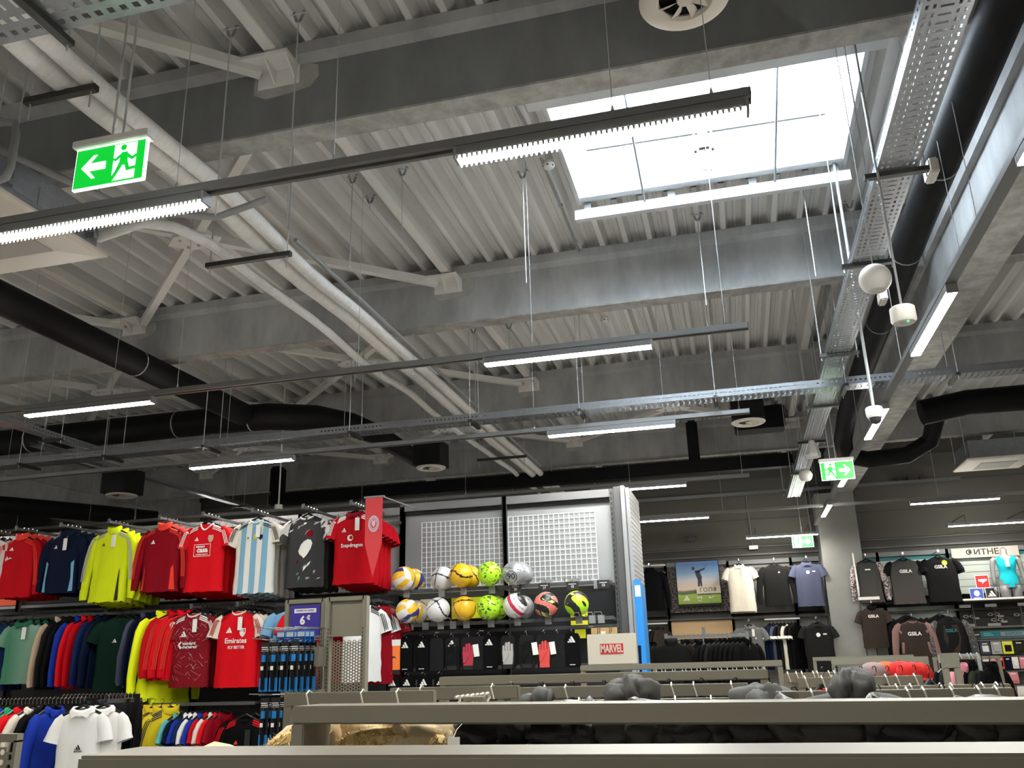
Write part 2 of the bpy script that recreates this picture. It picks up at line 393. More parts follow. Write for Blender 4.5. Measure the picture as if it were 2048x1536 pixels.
lrow([(0.235, 'LED lamp close to the back wall over the golf shirts'), (3.52, 'LED lamp close to the back wall over the fitness sign')], T6, 3.60)
for y, w in ((0.4, 'near'), (-4.2, 'far')):
    lrow([(x, 'LED lamp behind the camera, %s lamp of the %s row' % (v, w)) for x, v in ((-9.4, 'left'), (-5.5, 'middle'), (-1.6, 'right'))], y)
lrow([(-9.4, 'LED lamp left of the frame on the second track')], T2); lrow([(-9.4, 'LED lamp left of the frame on the third track')], T3)
lrow([(-7.3, 'LED lamp left of the frame on the nearest track')], T1)
for y, w in ((0.4, 'first'), (4.5, 'second'), (8.3, 'third'), (11.6, 'fourth')): lrow([(5.2, '%s LED lamp in the next aisle right of the girder' % w)], y)  # unseen lamps added on the right to light the hall
# short wall lamp stems
for x, w in ((0.3, 'golf'), (3.7, 'fitness')):
    t = thing('wall_lamp_rod', 'thin rod holding the lamp over the %s display' % w, 'rod', (x, T6, 3.60), group='lamp rods at the back wall')
    for dx in (0.1, 1.0): MB().tube([(dx, 0, -0.01), (dx, 0, 0.12), (dx, 0.9, 0.12)], 0.006, 6).build('tube', DARKMETAL, t)
# side track along the girder
t = thing('side_lamp_track', 'lamp track running away from the camera under the right concrete girder', 'track', (1.43, 5, ZT0))
loc(MB().box(1.396, 1.464, 1.0, 15.9, ZT0 - 0.008, ZT0 + 0.03), (1.43, 5, ZT0)).build('rail', TRACK, t)
for y in (2.2, 4.6, 5.0, 7.0, 9.6, 12.3, 14.9):
    c = MB(); cable(c, 0, y - 5, 0.03, ZD - ZT0); c.build('suspension_cable', ROD, t)
    MB().lathe([(0, 0.03), (0.012, 0.03), (0.008, 0.055), (0.004, 0.075), (0, 0.075)], (0, y - 5, 0), 8).build('cable_grip', BLACK, t)
for y, w in ((2.63, 'lamp of the girder row cut by the right edge of the frame'), (5.29, 'bright lamp of the girder row right of the round speaker'), (7.95, 'lamp of the girder row behind the dome camera'), (10.62, 'lamp of the girder row behind the hanging exit sign'), (13.3, 'last lamp of the girder row near the back wall')):
    lamp(1.43, y, ZT0, 1.205, 'LED ' + w, PI / 2)

# ------------------------------------------------------------------ cable trays
def perf(mb, L, W, bands, p, z):
    """perforated strip: bands = (y0, y1, open share along the length or 0)"""
    n = int(L / p)
    for y0, y1, s in bands:
        if not s: mb.add([(0, y0, z), (L, y0, z), (L, y1, z), (0, y1, z)], [(0, 1, 2, 3)]); continue
        for k in range(n):
            a = k * p; b = a + p * (1 - s)
            mb.add([(a, y0, z), (b, y0, z), (b, y1, z), (a, y1, z)], [(0, 1, 2, 3)])
def side_perf(mb, L, y, h, p, s):
    n = int(L / p); q = h * 0.42; r = h * 0.60
    for z0, z1, o in ((0, q, 0), (q, r, s), (r, h, 0)):
        if not o: mb.add([(0, y, z0), (L, y, z0), (L, y, z1), (0, y, z1)], [(0, 1, 2, 3)]); continue
        for k in range(n):
            a = k * p; b = a + p * (1 - o)
            mb.add([(a, y, z0), (b, y, z0), (b, y, z1), (a, y, z1)], [(0, 1, 2, 3)])
def cable_tray(label, a, L, W, h, rz, hang, m=GALV, p=0.05, zt=ZD, cw=None):
    t = thing('cable_tray', label, 'cable tray', a, rz, 'perforated cable trays')
    e = W / 20
    bands = [(0, 1.5, 0), (1.5, 2.8, .5), (2.8, 4.5, 0), (4.5, 5.8, .5), (5.8, 7.4, 0), (7.4, 12.6, .26), (12.6, 14.2, 0), (14.2, 15.5, .5), (15.5, 17.2, 0), (17.2, 18.5, .5), (18.5, 20, 0)]
    m0 = MB(); perf(m0, L, W, [(b0 * e, b1 * e, s) for b0, b1, s in bands], p, 0)
    b = m0.build('perforated_bottom', m, t)
    md = b.modifiers.new('thickness', 'SOLIDIFY'); md.thickness = 0.002
    for yy, nm in ((0, 'side_wall'), (W, 'side_wall')):
        m1 = MB(); side_perf(m1, L, yy, h, p * 0.8, 0.42); m1.build(nm, m, t)
        m1 = MB().box(0, L, yy - 0.002, yy + 0.010 if yy == 0 else yy + 0.002, h, h + 0.002); m1.build('rim', m, t)
    for x in hang:
        s = MB().box(x - 0.018, x + 0.018, -0.06, W + 0.06, -0.03, -0.004).build('strut', DARKMETAL, t)
        for yy in (-0.045, W + 0.045):
            MB().tube([(x, yy, -0.06), (x, yy, zt - a[2])], 0.0042, 6).build('threaded_rod', ROD, t)
    return t
# tray along the girder; local x runs away from the camera
HA = [4.34, 5.47, 7.28, 8.92, 10.51, 12.43]
cable_tray('perforated galvanised tray running away from the camera beside the right girder', (1.118, 2.3, 3.98), 12.2, 0.195, 0.06, PI / 2, [y - 2.3 for y in HA])
cable_tray('perforated galvanised tray crossing the whole hall below the white pipes', (-9.6, 7.75, 3.835), 15.4, 0.2, 0.065, 0, [1.0, 2.05, 3.14, 4.35, 6.0, 7.26, 8.33, 9.58, 10.7, 11.6, 13.2])
cable_tray('wide perforated tray in the top left corner, nearest the camera', (-4.6, 1.88, 4.0), 8.0, 0.405, 0.06, 0, [2.25, 4.9], p=0.055)
cable_tray('short tray at the left edge joining the crossing tray', (-6.62, 4.4, 3.91), 3.5, 0.12, 0.05, PI / 2, [0.8, 2.8])
cable_tray('thin grey tray low along the back wall, right of the ball display', (-5.0, 16.5, 4.42), 9.0, 0.1, 0.05, 0, [2.5, 6.0])
cable_tray('pale tray going away at the left under the white pipe bends', (-7.9, 8.3, 4.2), 6.5, 0.12, 0.05, PI / 2, [1.5, 4.5])

# ------------------------------------------------------------------ wrapped pipes
def wob(pts, amp, n=40):
    out = []
    for k in range(n + 1):
        u = k / n * (len(pts) - 1); i = min(int(u), len(pts) - 2); f = u - i
        p = Vector(pts[i]).lerp(Vector(pts[i + 1]), f)
        out.append(p + Vector((noise.noise((p.y * .9, amp * 100, p.x)), 0, noise.noise((p.y * .7, 5, amp * 77)))) * amp)
    return out
PX, PZ = -2.97, 4.45
t = thing('wrapped_pipe_run', 'bundle of white foil wrapped pipes running from top left away to the ball display', 'pipe', (PX, 8, PZ))
for dx, dz, r, nm, a in ((-0.045, 0, 0.062, 'wrapped_pipe', .03), (0.085, 0.0, 0.05, 'wrapped_pipe', .028)):
    m = MB(); pts = wob([(dx, y - 8, dz) for y in (1.6, 4, 6, 8, 10, 12, 14, 15.5)], a, 90)
    m.tube(pts, [r * (1 + 0.10 * noise.noise((k * .9, dx * 9, 3))) for k in range(91)], 10)
    o = m.build(nm, FOIL, t, smooth='all')
m = MB().tube([(0.17, y - 8, 0.05) for y in (5.0, 8, 11, 13)], 0.017, 8); m.build('conduit', FIXTL, t)
m = MB().tube(wob([(0.03, -1.9, 0.07), (0.08, -0.8, 0.06), (0.02, 0.4, 0.07)], .03, 14), 0.007, 6); m.build('white_cable', WHITE, t)
m = MB(); m.tube(wob([(-0.95, -3.62, -0.06), (-0.6, -3.62, 0.0), (-0.44, -3.5, 0.0), (-0.36, -3.2, 0), (-0.36, -2, 0), (-0.40, 0, 0), (-0.33, 1.5, 0), (-0.30, 4, 0), (-0.30, 7, 0)], .05, 70), 0.037, 9)
m.build('thin_wrapped_pipe', FOIL, t, smooth='all')
for (y, x0, x1) in ((3.02, -0.28, 0.14), (4.95, -0.5, 0.17), (7.45, -0.5, 0.17), (9.45, -0.5, 0.2), (11.7, -0.48, 0.25), (13.6, -0.48, 0.25)):
    MB().box(x0, x1, y - 8 - 0.018, y - 8 + 0.018, -0.1, -0.066).build('strut', DARKMETAL, t)
    for x in (x0 + 0.03, x1 - 0.03): MB().tube([(x, y - 8, -0.19), (x, y - 8, ZD - PZ)], 0.0045, 6).build('threaded_rod', ROD, t)

# ------------------------------------------------------------------ black ducts
def duct(t, pts, r, bands=(), m=None, n=16, name='duct'):
    MB().tube(pts, r, n).build(name, m or BLACKDUCT, t, smooth=True)
    for k, f in bands:
        a = Vector(pts[k]); b = Vector(pts[k + 1]); p = a.lerp(b, f); d = (b - a).normalized() * 0.008
        MB().tube([p - d, p + d], (r[k] if isinstance(r, list) else r) * 1.025, n).build('clamp_band', FIXTL, t)
def arc(c, r, a0, a1, plane='xy', n=6):
    out = []
    for k in range(n + 1):
        a = math.radians(a0 + (a1 - a0) * k / n); u, v = r * math.cos(a), r * math.sin(a)
        out.append((c[0] + u, c[1] + v, c[2]) if plane == 'xy' else ((c[0], c[1] + u, c[2] + v) if plane == 'yz' else (c[0] + u, c[1], c[2] + v)))
    return out
t = thing('ventilation_duct', 'thick black duct slanting away from the left edge under the second beam', 'duct', (0, 0, 0), group='black ventilation ducts')
duct(t, [(-5.52, 3.2, 4.5), (-5.52, 6.85, 4.5), (-5.52, 8.6, 4.5), (-5.52, 8.86, 4.5)], 0.135, ((1, 0.02), (0, .45)))
t = thing('ventilation_duct', 'long black duct crossing behind the crossing tray at left', 'duct', (0, 0, 0), group='black ventilation ducts')
duct(t, [(-11.3, 9.0, 4.5), (-8, 9.0, 4.5), (-6.0, 9.0, 4.5), (-5.3, 9.05, 4.5), (-4.8, 9.3, 4.5), (-4.5, 9.65, 4.48), (-4.32, 10.1, 4.44), (-4.22, 11.3, 4.36)], [.165, .165, .165, .165, .16, .15, .13, .12], ((0, .8), (1, .75), (2, .7)))
def box_diffuser(label, c, r, box=True, stub=True):
    t = thing('ceiling_diffuser', label, 'vent', c, group='round white air diffusers')
    m = MB().lathe([(r * 0.56, 0.012), (r * 0.62, -0.004), (r * 0.9, -0.008), (r, 0.006), (r, 0.014), (r * 0.56, 0.02)], (0, 0, 0), 40); m.build('rim', CREAM, t, smooth=True)
    for k in range(8):
        a = k * PI / 4 + 0.3; c, s = math.cos(a), math.sin(a)
        m = MB(); w = r * 0.17; m.add([(c * r * .12 - s * w * .3, s * r * .12 + c * w * .3, 0.002), (c * r * .6 - s * w, s * r * .6 + c * w, 0.0), (c * r * .6 + s * w * .6, s * r * .6 - c * w * .6, 0.03), (c * r * .12 + s * w * .2, s * r * .12 - c * w * .2, 0.02)], [(0, 1, 2, 3)])
        m.build('vane', CREAM, t)
    MB().lathe([(0, -0.006), (r * .16, -0.004), (r * .18, 0.01), (0, 0.01)], (0, 0, 0), 16).build('hub', CREAM, t)
    if box: MB().box(-r * .95, r * .95, -r * .95, r * .95, 0.02, 0.33).build('plenum_box', BLACKDUCT, t)
    elif stub: MB().tube([(0, 0, 0.02), (0, 0, 0.3)], r * 0.85, 20).build('duct_collar', BLACKDUCT, t)
    return t
box_diffuser('large round swirl diffuser at the top edge, nearest the camera', (0.035, 3.16, 4.30), 0.195, box=False)
box_diffuser('round diffuser under a black box beyond the white pipes', (-3.66, 10.301, 3.98), 0.19)
box_diffuser('round diffuser under a black box above the yellow jackets', (-7.533, 9.394, 3.75), 0.19)
box_diffuser('round diffuser right of centre near the far beam', (0.31, 9.872, 4.1), 0.19)
t = thing('ventilation_duct', 'black duct at the lower left leading to the diffuser above the yellow jackets', 'duct', (0, 0, 0), group='black ventilation ducts')
duct(t, [(-11.6, 9.0, 3.98), (-10.2, 10.3, 3.96), (-9.35, 11.4, 3.94), (-8.93, 12.0, 3.92)], 0.13, ((2, .5),))
# flat black duct low along the far beam
t = thing('ventilation_duct', 'flat black duct low across the far wall behind the ball display', 'duct', (0, 0, 0), group='black ventilation ducts')
MB().box(-7.7, 1.0, 13.3, 13.55, 4.27, 4.47).build('duct', BLACKDUCT, t, bevel=0.03)
MB().box(-7.7, -7.5, 13.3, 13.55, 4.47, 4.95).build('riser', BLACKDUCT, t, bevel=0.03)
MB().box(-0.53, -0.36, 13.3, 13.55, 4.47, 5.1).build('riser', BLACKDUCT, t, bevel=0.03)
MB().box(0.2, 0.95, 13.2, 13.6, 4.85, 5.2).build('plenum_box', BLACKDUCT, t, bevel=0.02)
# insulated flexible duct between tray and girder
t = thing('ventilation_duct', 'fat black wrapped duct running away between cable tray and girder', 'duct', (0, 0, 0), group='black ventilation ducts')
duct(t, [(1.53, 3.0, 4.55), (1.53, 4.4, 4.55), (1.53, 5.8, 4.55), (1.53, 7.2, 4.52), (1.53, 9, 4.48), (1.53, 11.0, 4.4), (1.54, 11.8, 4.25), (1.6, 12.2, 4.12), (1.9, 12.4, 4.08), (2.4, 12.4, 4.1), (2.7, 12.3, 4.25), (2.75, 12.0, 4.5)], 0.115, ((1, .7), (2, .6), (3, .5)))
MB().box(1.33, 2.6, 2.45, 3.02, 4.33, 4.74).build('plenum_box', BLACKDUCT, t, bevel=0.02)
MB().box(1.32, 1.76, 3.0, 3.03, 4.34, 4.76).build('flange', FIXTL, t)
for y in (5.0, 7.0): MB().box(1.36, 1.42, y, y + 0.16, 4.30, 4.40).build('duct_clip', CREAM, t, bevel=0.01)
t = thing('ventilation_duct', 'black duct leaving to the right under the deck past the girder', 'duct', (0, 0, 0), group='black ventilation ducts')
duct(t, [(2.45, 11.4, 4.42), (3.0, 11.4, 4.5), (4.2, 11.4, 4.5), (9.0, 11.4, 4.5)], 0.16, ((1, .6),))

# ------------------------------------------------------------------ exit signs
GREEN = mat('sign green', srgb(0, 158, 40), 0.4, emit=0.55)
SIGNW = mat('sign white', (0.86, 0.92, 0.90), 0.4, emit=0.75)
def poly(mb, pts, x, y0, z, s, flip=1):
    n = len(pts); mb.add([(x + flip * a * s, yy, z + b * s) for yy in (y0, y0 + 0.002) for a, b in pts], [tuple(range(n)), tuple(range(2 * n - 1, n - 1, -1))] + [(i, n + i, n + (i + 1) % n, (i + 1) % n) for i in range(n)])
def exit_sign(label, c, w, h, left, rz=0.0, rods=None, header=True, name='exit_sign'):
    t = thing(name, label, 'exit sign', c, rz, 'green running man exit signs')
    MB().box(-w / 2, w / 2, -0.008, 0.008, -h, 0).build('light_panel', SIGNW, t, bevel=0.002)
    MB().box(-w / 2 + .02 * w, w / 2 - .02 * w, -0.0105, -0.0082, -h * .97, -h * .04).build('green_field', GREEN, t)
    f = 1 if left else -1
    MB().box(*sorted((f * .06 * w, f * .37 * w)), -0.0125, -0.0106, -h * .93, -h * .07).build('doorway', SIGNW, t)
    m = MB(); cx, cz, s = f * .215 * w, -h * .5, h * 1.3
    for pl in ([(-.06, .17), (.05, .17), (.07, .0), (.0, -.08), (-.09, -.0)], [(-.04, .17), (-.17, .07), (-.23, .09), (-.23, .05), (-.16, .02), (-.03, .11)], [(.03, .17), (.15, .06), (.22, .10), (.24, .06), (.15, .0), (.03, .08)],
               [(-.07, .02), (-.02, -.06), (-.1, -.2), (-.19, -.34), (-.25, -.32), (-.16, -.18)], [(.0, -.02), (.06, .02), (.11, -.13), (.26, -.12), (.26, -.17), (.06, -.19)]):
        poly(m, pl, cx, -0.0145, cz, s, f)
    m.add([(cx + f * (-.03 * s + .055 * s * math.cos(q * PI / 5)), yy, cz + .26 * s + .055 * s * math.sin(q * PI / 5)) for yy in (-0.0145, -0.0125) for q in range(10)], [tuple(range(10)), tuple(range(19, 9, -1))] + [(q, 10 + q, 10 + (q + 1) % 10, (q + 1) % 10) for q in range(10)])
    m.build('running_man', GREEN, t)
    m = MB(); poly(m, [(-.30, 0), (-.02, .28), (.07, .28), (-.10, .09), (.30, .09), (.30, -.09), (-.10, -.09), (.07, -.28), (-.02, -.28)], -f * .22 * w, -0.0125, -h * .5, h, f)
    m.build('arrow', SIGNW, t)
    if header:
        MB().box(-w / 2 - .01, w / 2 + .01, -0.03, 0.03, 0.0, h * .17).build('housing', WHITE, t, bevel=0.004)
    for rx in rods or ():
        MB().tube([(rx, 0, 0 if not header else h * .17), (rx, 0, ZD - c[2] + .095)], 0.005, 6).build('rod', ROD, t)
    return t
exit_sign('large green exit sign with arrow to the left hanging at upper left', (-2.29, 2.575, 3.655), 0.335, 0.19, True, rods=(-0.01, 0.04))
exit_sign('green exit sign with arrow to the right hanging under the tray near the girder', (1.166, 9.722, 3.55), 0.34, 0.2, False, rods=(-0.06, 0.0))
exit_sign('small green exit sign with arrow to the right by the back wall', (1.197, 16.2, 3.562), 0.36, 0.2, False, header=False, rods=(0.0,))

# ------------------------------------------------------------------ ceiling cassettes
def cassette(label, x0, y0, z):
    S = 0.95
    t = thing('ceiling_cassette', label, 'air conditioner', (x0 + S / 2, y0 + S / 2, z), group='cassette air conditioners')
    MB().box(-.42, .42, -.42, .42, 0.03, 0.30).build('body', GALV, t)
    for k in range(3): MB().box(.4205, .424, -.3 + k * .2, -.13 + k * .2, .1, .22).build('access_plate', GALV, t)
    m = MB(); m.add([(sx * a, sy * a, zz) for a, zz in ((S / 2, 0.03), (S / 2, 0.012), (S / 2 - .03, 0.0), (.27, -0.012)) for sx, sy in ((-1, -1), (1, -1), (1, 1), (-1, 1))],
                    [(i * 4 + j, i * 4 + (j + 1) % 4, i * 4 + 4 + (j + 1) % 4, i * 4 + 4 + j) for i in range(3) for j in range(4)] + [(0, 3, 2, 1), (12, 13, 14, 15)])
    m.build('fascia', CREAM, t)
    MB().box(-.25, .25, -.25, .25, -0.018, -0.011).build('intake_grille', mat('grille', (0.40, 0.36, 0.32), 0.6), t, bevel=.003)
    for a in range(4):
        m = MB().box(-.24, .24, .30, .375, -0.010, -0.004)
        o = m.build('louvre', CREAM, t, rot=(0.12, 0, a * PI / 2)); o.location = (0, 0, 0.0)
        m = MB().box(-.27, .27, .285, .39, -0.004, 0.004); m.build('slot', DARKMETAL, t, rot=(0.02, 0, a * PI / 2))
    for sx in (-.45, .45):
        for sy in (-.35, .35):
            MB().tube([(sx, sy, 0.1), (sx, sy, ZD - z)], 0.005, 6).build('threaded_rod', ROD, t)
            MB().box(sx - .03, sx + .02, sy - .02, sy + .02, 0.09, 0.13).build('bracket', GALV, t)
    return t
cassette('white air conditioning cassette at the left edge below the nearest track', -4.755, 3.41, 4.2)
cassette('white air conditioning cassette at the right edge far behind the girder', 3.44, 13.62, 4.2)
# grey condensate pipe beside the left cassette
t = thing('drain_pipe', 'grey plastic condensate pipe looping beside the left cassette', 'pipe', (-3.6, 3.3, 4.4))
MB().tube([(-.62, -.2, .12), (-.1, -.02, .12), (.0, 0, .1), (.02, 0, .02), (.02, 0, -.18), (0, 0, -.24), (-.1, 0, -.26), (-.5, 0, -.27)], 0.022, 10).build('pipe', FIXTL, t, smooth=True)
MB().tube([(-.3, 0, .08), (.35, .55, -.2), (.8, .75, -.22), (1.1, .8, -.12)], 0.022, 10).build('pipe', FIXTL, t, smooth=True)
MB().tube([(-.12, 0, .12), (-.12, 0, ZD - 4.4)], 0.004, 6).build('rod', ROD, t)

# ------------------------------------------------------------------ speakers, cameras, detectors
def pendant_pole(t, z, r=0.006, m=WHITE, dx=0): MB().tube([(dx, 0, 0), (dx, 0, ZD - z + .095)], r, 8).build('pole', m, t)
def ball_speaker(label, c, r):
    t = thing('ball_speaker', label, 'speaker', c, group='white ball speakers')
    pr = [(r * math.sin(a * PI / 20), r * math.cos(a * PI / 20)) for a in range(0, 17)] + [(r * .55, -r * .83), (r * .3, -r * .80), (0, -r * .80)]
    MB().lathe(pr, (0, 0, 0), 28).build('shell', WHITE, t, smooth=True)
    pendant_pole(t, c[2] - 0, 0.003, ROD)
    return t
ball_speaker('large white ball speaker in front of the cable tray', (0.901, 4.7, 3.536), 0.085)
ball_speaker('small white ball speaker far under the cable tray', (0.997, 11.6, 3.774), 0.085)
c = (0.923, 4.3, 3.164)
t = thing('pendant_speaker', 'white round drum shaped pendant on a rod beside the girder', 'speaker', c)
MB().lathe([(0, 0.042), (.05, .042), (.058, .036), (.06, -.03), (.052, -.042), (0, -.042)], (0, 0, 0), 28).build('drum', WHITE, t, smooth=True)
MB().lathe([(0, -.045), (.02, -.045), (.022, -.041), (0, -.041)], (0, 0, 0), 14).build('sensor', CREAM, t)
MB().lathe([(0, -.048), (.004, -.048), (.004, -.044)], (.012, -.03, 0), 8).build('green_light', mat('green light', (.05, .9, .2), .4, emit=1.5), t)
pendant_pole(t, c[2], 0.006, FIXTL)
c = (1.072, 6.4, 3.205)
t = thing('dome_camera', 'white dome security camera on a long rod below the crossing tray', 'camera', c)
MB().lathe([(0, .05), (.05, .05), (.058, .04), (.058, -.005), (.048, -.03), (0, -.03)], (0, 0, 0), 26).build('housing', WHITE, t, smooth=True)
MB().lathe([(.044, -.03), (.04, -.052), (.028, -.068), (.012, -.075), (0, -.076)], (0, 0, 0), 22).build('dome', mat('smoked dome', (.05, .05, .055), .1), t, smooth=True)
pendant_pole(t, c[2], 0.011, FIXTL)
c = (0.991, 10.2, 3.811)
t = thing('cone_speaker', 'white tapered pendant speaker below the far end of the tray', 'speaker', c)
MB().lathe([(0, .1), (.03, .1), (.085, -.06), (.08, -.1), (0, -.1)], (0, 0, 0), 6).build('horn', WHITE, t)
pendant_pole(t, c[2], 0.005, ROD)
c = (-5.746, 10.2, 3.612)
t = thing('pendant_speaker', 'white drum pendant on a white rod above the dark jersey', 'speaker', c)
MB().lathe([(0, .03), (.05, .03), (.053, .024), (.053, -.03), (0, -.03)], (0, 0, 0), 20).build('drum', WHITE, t, smooth=True)
pendant_pole(t, c[2], 0.011, WHITE)
def smoke(label, c):
    t = thing('smoke_detector', label, 'smoke detector', c, group='smoke detectors on the deck')
    MB().lathe([(.045, 0.03), (.05, .02), (.05, .005), (.044, -.004), (0.04, -.01), (.028, -.02), (0, -.021)], (0, 0, 0), 20).build('body', WHITE, t, smooth=True)
    for k in range(6):
        a = k * PI / 3; MB().box(-.008, .008, .040, .0455, -.008, -.001).build('vent_slot', BLACK, t, rot=(0, 0, a))
    MB().box(-.045, .045, -.045, .045, .028, .034).build('base', WHITE, t)
    return t
smoke('smoke detector on the deck left of the skylight', (-1.084, 5.746, 5.228))
smoke('smoke detector on the deck beyond the second beam', (-1.144, 9.058, 5.228))
t = thing('deck_conduit', 'grey conduit along a deck rib left of the skylight', 'conduit', (-1.1, 5.9, 5.25))
MB().tube([(-.1, -1.7, -.004), (-.02, -.5, -.004), (-.02, 1.4, -.01)], 0.011, 8).build('conduit', FIXTL, t)
for y in (-.3, .5, 1.2): MB().box(-.04, .0, y - .012, y + .012, -.016, .012).build('saddle_clip', ROD, t)
# V shaped deck hangers with loose rods
def vhang(label, c, drop):
    t = thing('deck_hanger', label, 'hanger', c, group='loose V hangers with rods under the deck')
    MB().bar((-.035, 0, .07), (-.012, 0, 0), .018, .004, (0, 1, 0)).bar((.035, 0, .07), (.012, 0, 0), .018, .004, (0, 1, 0)).bar((-.014, 0, 0), (.014, 0, 0), .018, .004, (0, 1, 0)).build('clip', GALV, t)
    MB().tube([(-.055, 0, .05), (.055, 0, .05)], .005, 6).build('pin', ROD, t)
    MB().tube([(0, 0, .01), (0, 0, -drop)], .0042, 6).build('rod', ROD, t)
for px, lab, c, d in ((0, 'left of the middle joist in the skylight bay', (-2.598, 5.477, 5.2), .75), (1, 'beside the middle joist in the skylight bay', (-2.185, 5.489, 5.2), .5), (2, 'small, low beside the middle joist', (-2.591, 5.803, 5.2), .06),
                      (3, 'midway between middle joist and skylight', (-1.305, 5.797, 5.2), .9), (4, 'third bay, left of the joist', (-2.639, 8.875, 5.2), .5), (5, 'third bay, right of the joist', (-2.22, 8.883, 5.2), .5), (6, 'nearest bay, left of the joist', (-2.596, 3.744, 5.2), 1.2), (7, 'nearest bay, right beside the seat bracket', (-2.152, 3.742, 5.2), 1.3),
                      (8, 'below the skylight trimmer at the right', (0.841, 6.59, 5.2), .8), (9, 'skylight bay close to the trimmer middle', (-0.013, 6.917, 5.2), .8), (10, 'right end of the skylight trimmer', (1.053, 6.6, 5.2), .8), (11, 'low right near the tray', (1.258, 7.085, 5.2), .4)):
    vhang('zinc V hanger with rod, ' + lab, c, d)

# ------------------------------------------------------------------ garments
def cloth(name, rgb, **k):
    k.setdefault('bump', 0.35); k.setdefault('noise_scale', 5); k.setdefault('noise_amt', 0.10); k.setdefault('stretch', (1, 1, .35)); k.setdefault('spec', 0.06)
    return mat(name, rgb, 0.62, **k)
def ramp_cloth(name, stops, axis=0, lo=-0.3, hi=0.3, interp='CONSTANT', rough=0.6):
    """cloth whose dye changes along one axis of the garment: stops = (coordinate, rgb)"""
    if name in MATS: return MATS[name]
    m = bpy.data.materials.new(name); m.use_nodes = True; nt = m.node_tree; b = nt.nodes['Principled BSDF']
    b.inputs['Roughness'].default_value = rough
    tc = nt.nodes.new('ShaderNodeTexCoord'); sp = nt.nodes.new('ShaderNodeSeparateXYZ'); nt.links.new(tc.outputs['Object'], sp.inputs[0])
    mr = nt.nodes.new('ShaderNodeMapRange'); mr.inputs[1].default_value = lo; mr.inputs[2].default_value = hi
    nt.links.new(sp.outputs[axis], mr.inputs[0])
    cr = nt.nodes.new('ShaderNodeValToRGB'); cr.color_ramp.interpolation = interp
    e = cr.color_ramp.elements
    f = [((p - lo) / (hi - lo), c) for p, c in stops]
    e[0].position = f[0][0]; e[0].color = (*f[0][1], 1); e[1].position = f[-1][0]; e[1].color = (*f[-1][1], 1)
    for p, c in f[1:-1]: q = e.new(p); q.color = (*c, 1)
    nt.links.new(mr.outputs[0], cr.inputs[0]); nt.links.new(cr.outputs[0], b.inputs['Base Color'])
    MATS[name] = m
    return m
def blotch_cloth(name, cols, scale=9.0, dist=2.0, stretch=(1, 1, 1), rough=0.6):
    if name in MATS: return MATS[name]
    m = bpy.data.materials.new(name); m.use_nodes = True; nt = m.node_tree; b = nt.nodes['Principled BSDF']
    b.inputs['Roughness'].default_value = rough
    tc = nt.nodes.new('ShaderNodeTexCoord'); mp = nt.nodes.new('ShaderNodeMapping'); mp.inputs['Scale'].default_value = stretch
    nt.links.new(tc.outputs['Object'], mp.inputs[0])
    n = nt.nodes.new('ShaderNodeTexNoise'); n.inputs['Scale'].default_value = scale; n.inputs['Distortion'].default_value = dist; n.inputs['Detail'].default_value = 2
    nt.links.new(mp.outputs[0], n.inputs['Vector'])
    cr = nt.nodes.new('ShaderNodeValToRGB'); cr.color_ramp.interpolation = 'CONSTANT'; e = cr.color_ramp.elements
    e[0].position = cols[0][0]; e[0].color = (*cols[0][1], 1); e[1].position = cols[-1][0]; e[1].color = (*cols[-1][1], 1)
    for p, c in cols[1:-1]: q = e.new(p); q.color = (*c, 1)
    nt.links.new(n.outputs[0], cr.inputs[0]); nt.links.new(cr.outputs[0], b.inputs['Base Color'])
    MATS[name] = m
    return m
NZ = -0.085   # neck below the hook
LV = ((0.0, .16, .030), (-.012, .22, .034), (-.03, .34, .038), (-.05, .44, .042), (-.075, .485, .046), (-.12, .50, .050), (-.2, .495, .054), (-.32, .48, .056), (-.45, .482, .058), (-.56, .49, .060), (-.66, .50, .062))
class Surf:
    def __init__(s, W, H, thick, seed, fold): s.W, s.H, s.t, s.seed, s.fold = W, H, thick, seed, fold
    def prof(s, z):
        zz = (z - NZ) if False else z
        for i in range(len(LV) - 1):
            a, b = LV[i], LV[i + 1]
            sc = 1 if a[0] > -.12 else s.H / .66
            za = a[0] * (1 if a[0] > -.12 else s.H / .66); zb = b[0] * (1 if b[0] > -.12 else s.H / .66)
            if z >= zb or i == len(LV) - 2:
                f = (za - z) / max(1e-6, za - zb); f = max(0, min(1.2, f))
                return (a[1] + (b[1] - a[1]) * f) * s.W, (a[2] + (b[2] - a[2]) * f) * s.t
    def pt(s, th, z):
        rx, ry = s.prof(z); p = 2 / 2.7
        c, q = math.cos(th), math.sin(th)
        x = rx * math.copysign(abs(c) ** p, c); y = ry * math.copysign(abs(q) ** p, q)
        d = min(1, max(0, -z / s.H)); a = s.fold * (0.25 + d) * min(1, -z / .06)
        w = math.sin(6 * th + s.seed + 1.5 * d) * .55 + math.sin(11 * th + s.seed * 2.3 - d * 2) * .3 + noise.noise((th * 2.2, z * 5, s.seed)) * .8
        y += math.copysign(1, q) * a * w * abs(q) ** .5
        x += a * .35 * math.sin(3 * z * 12 + s.seed) * abs(c)
        return x, y
    def front(s, x, z):
        rx, ry = s.prof(z); u = max(-0.999, min(.999, x / rx)); c = math.copysign(abs(u) ** (2.7 / 2), u)
        return s.pt(-math.acos(c), z)[1]
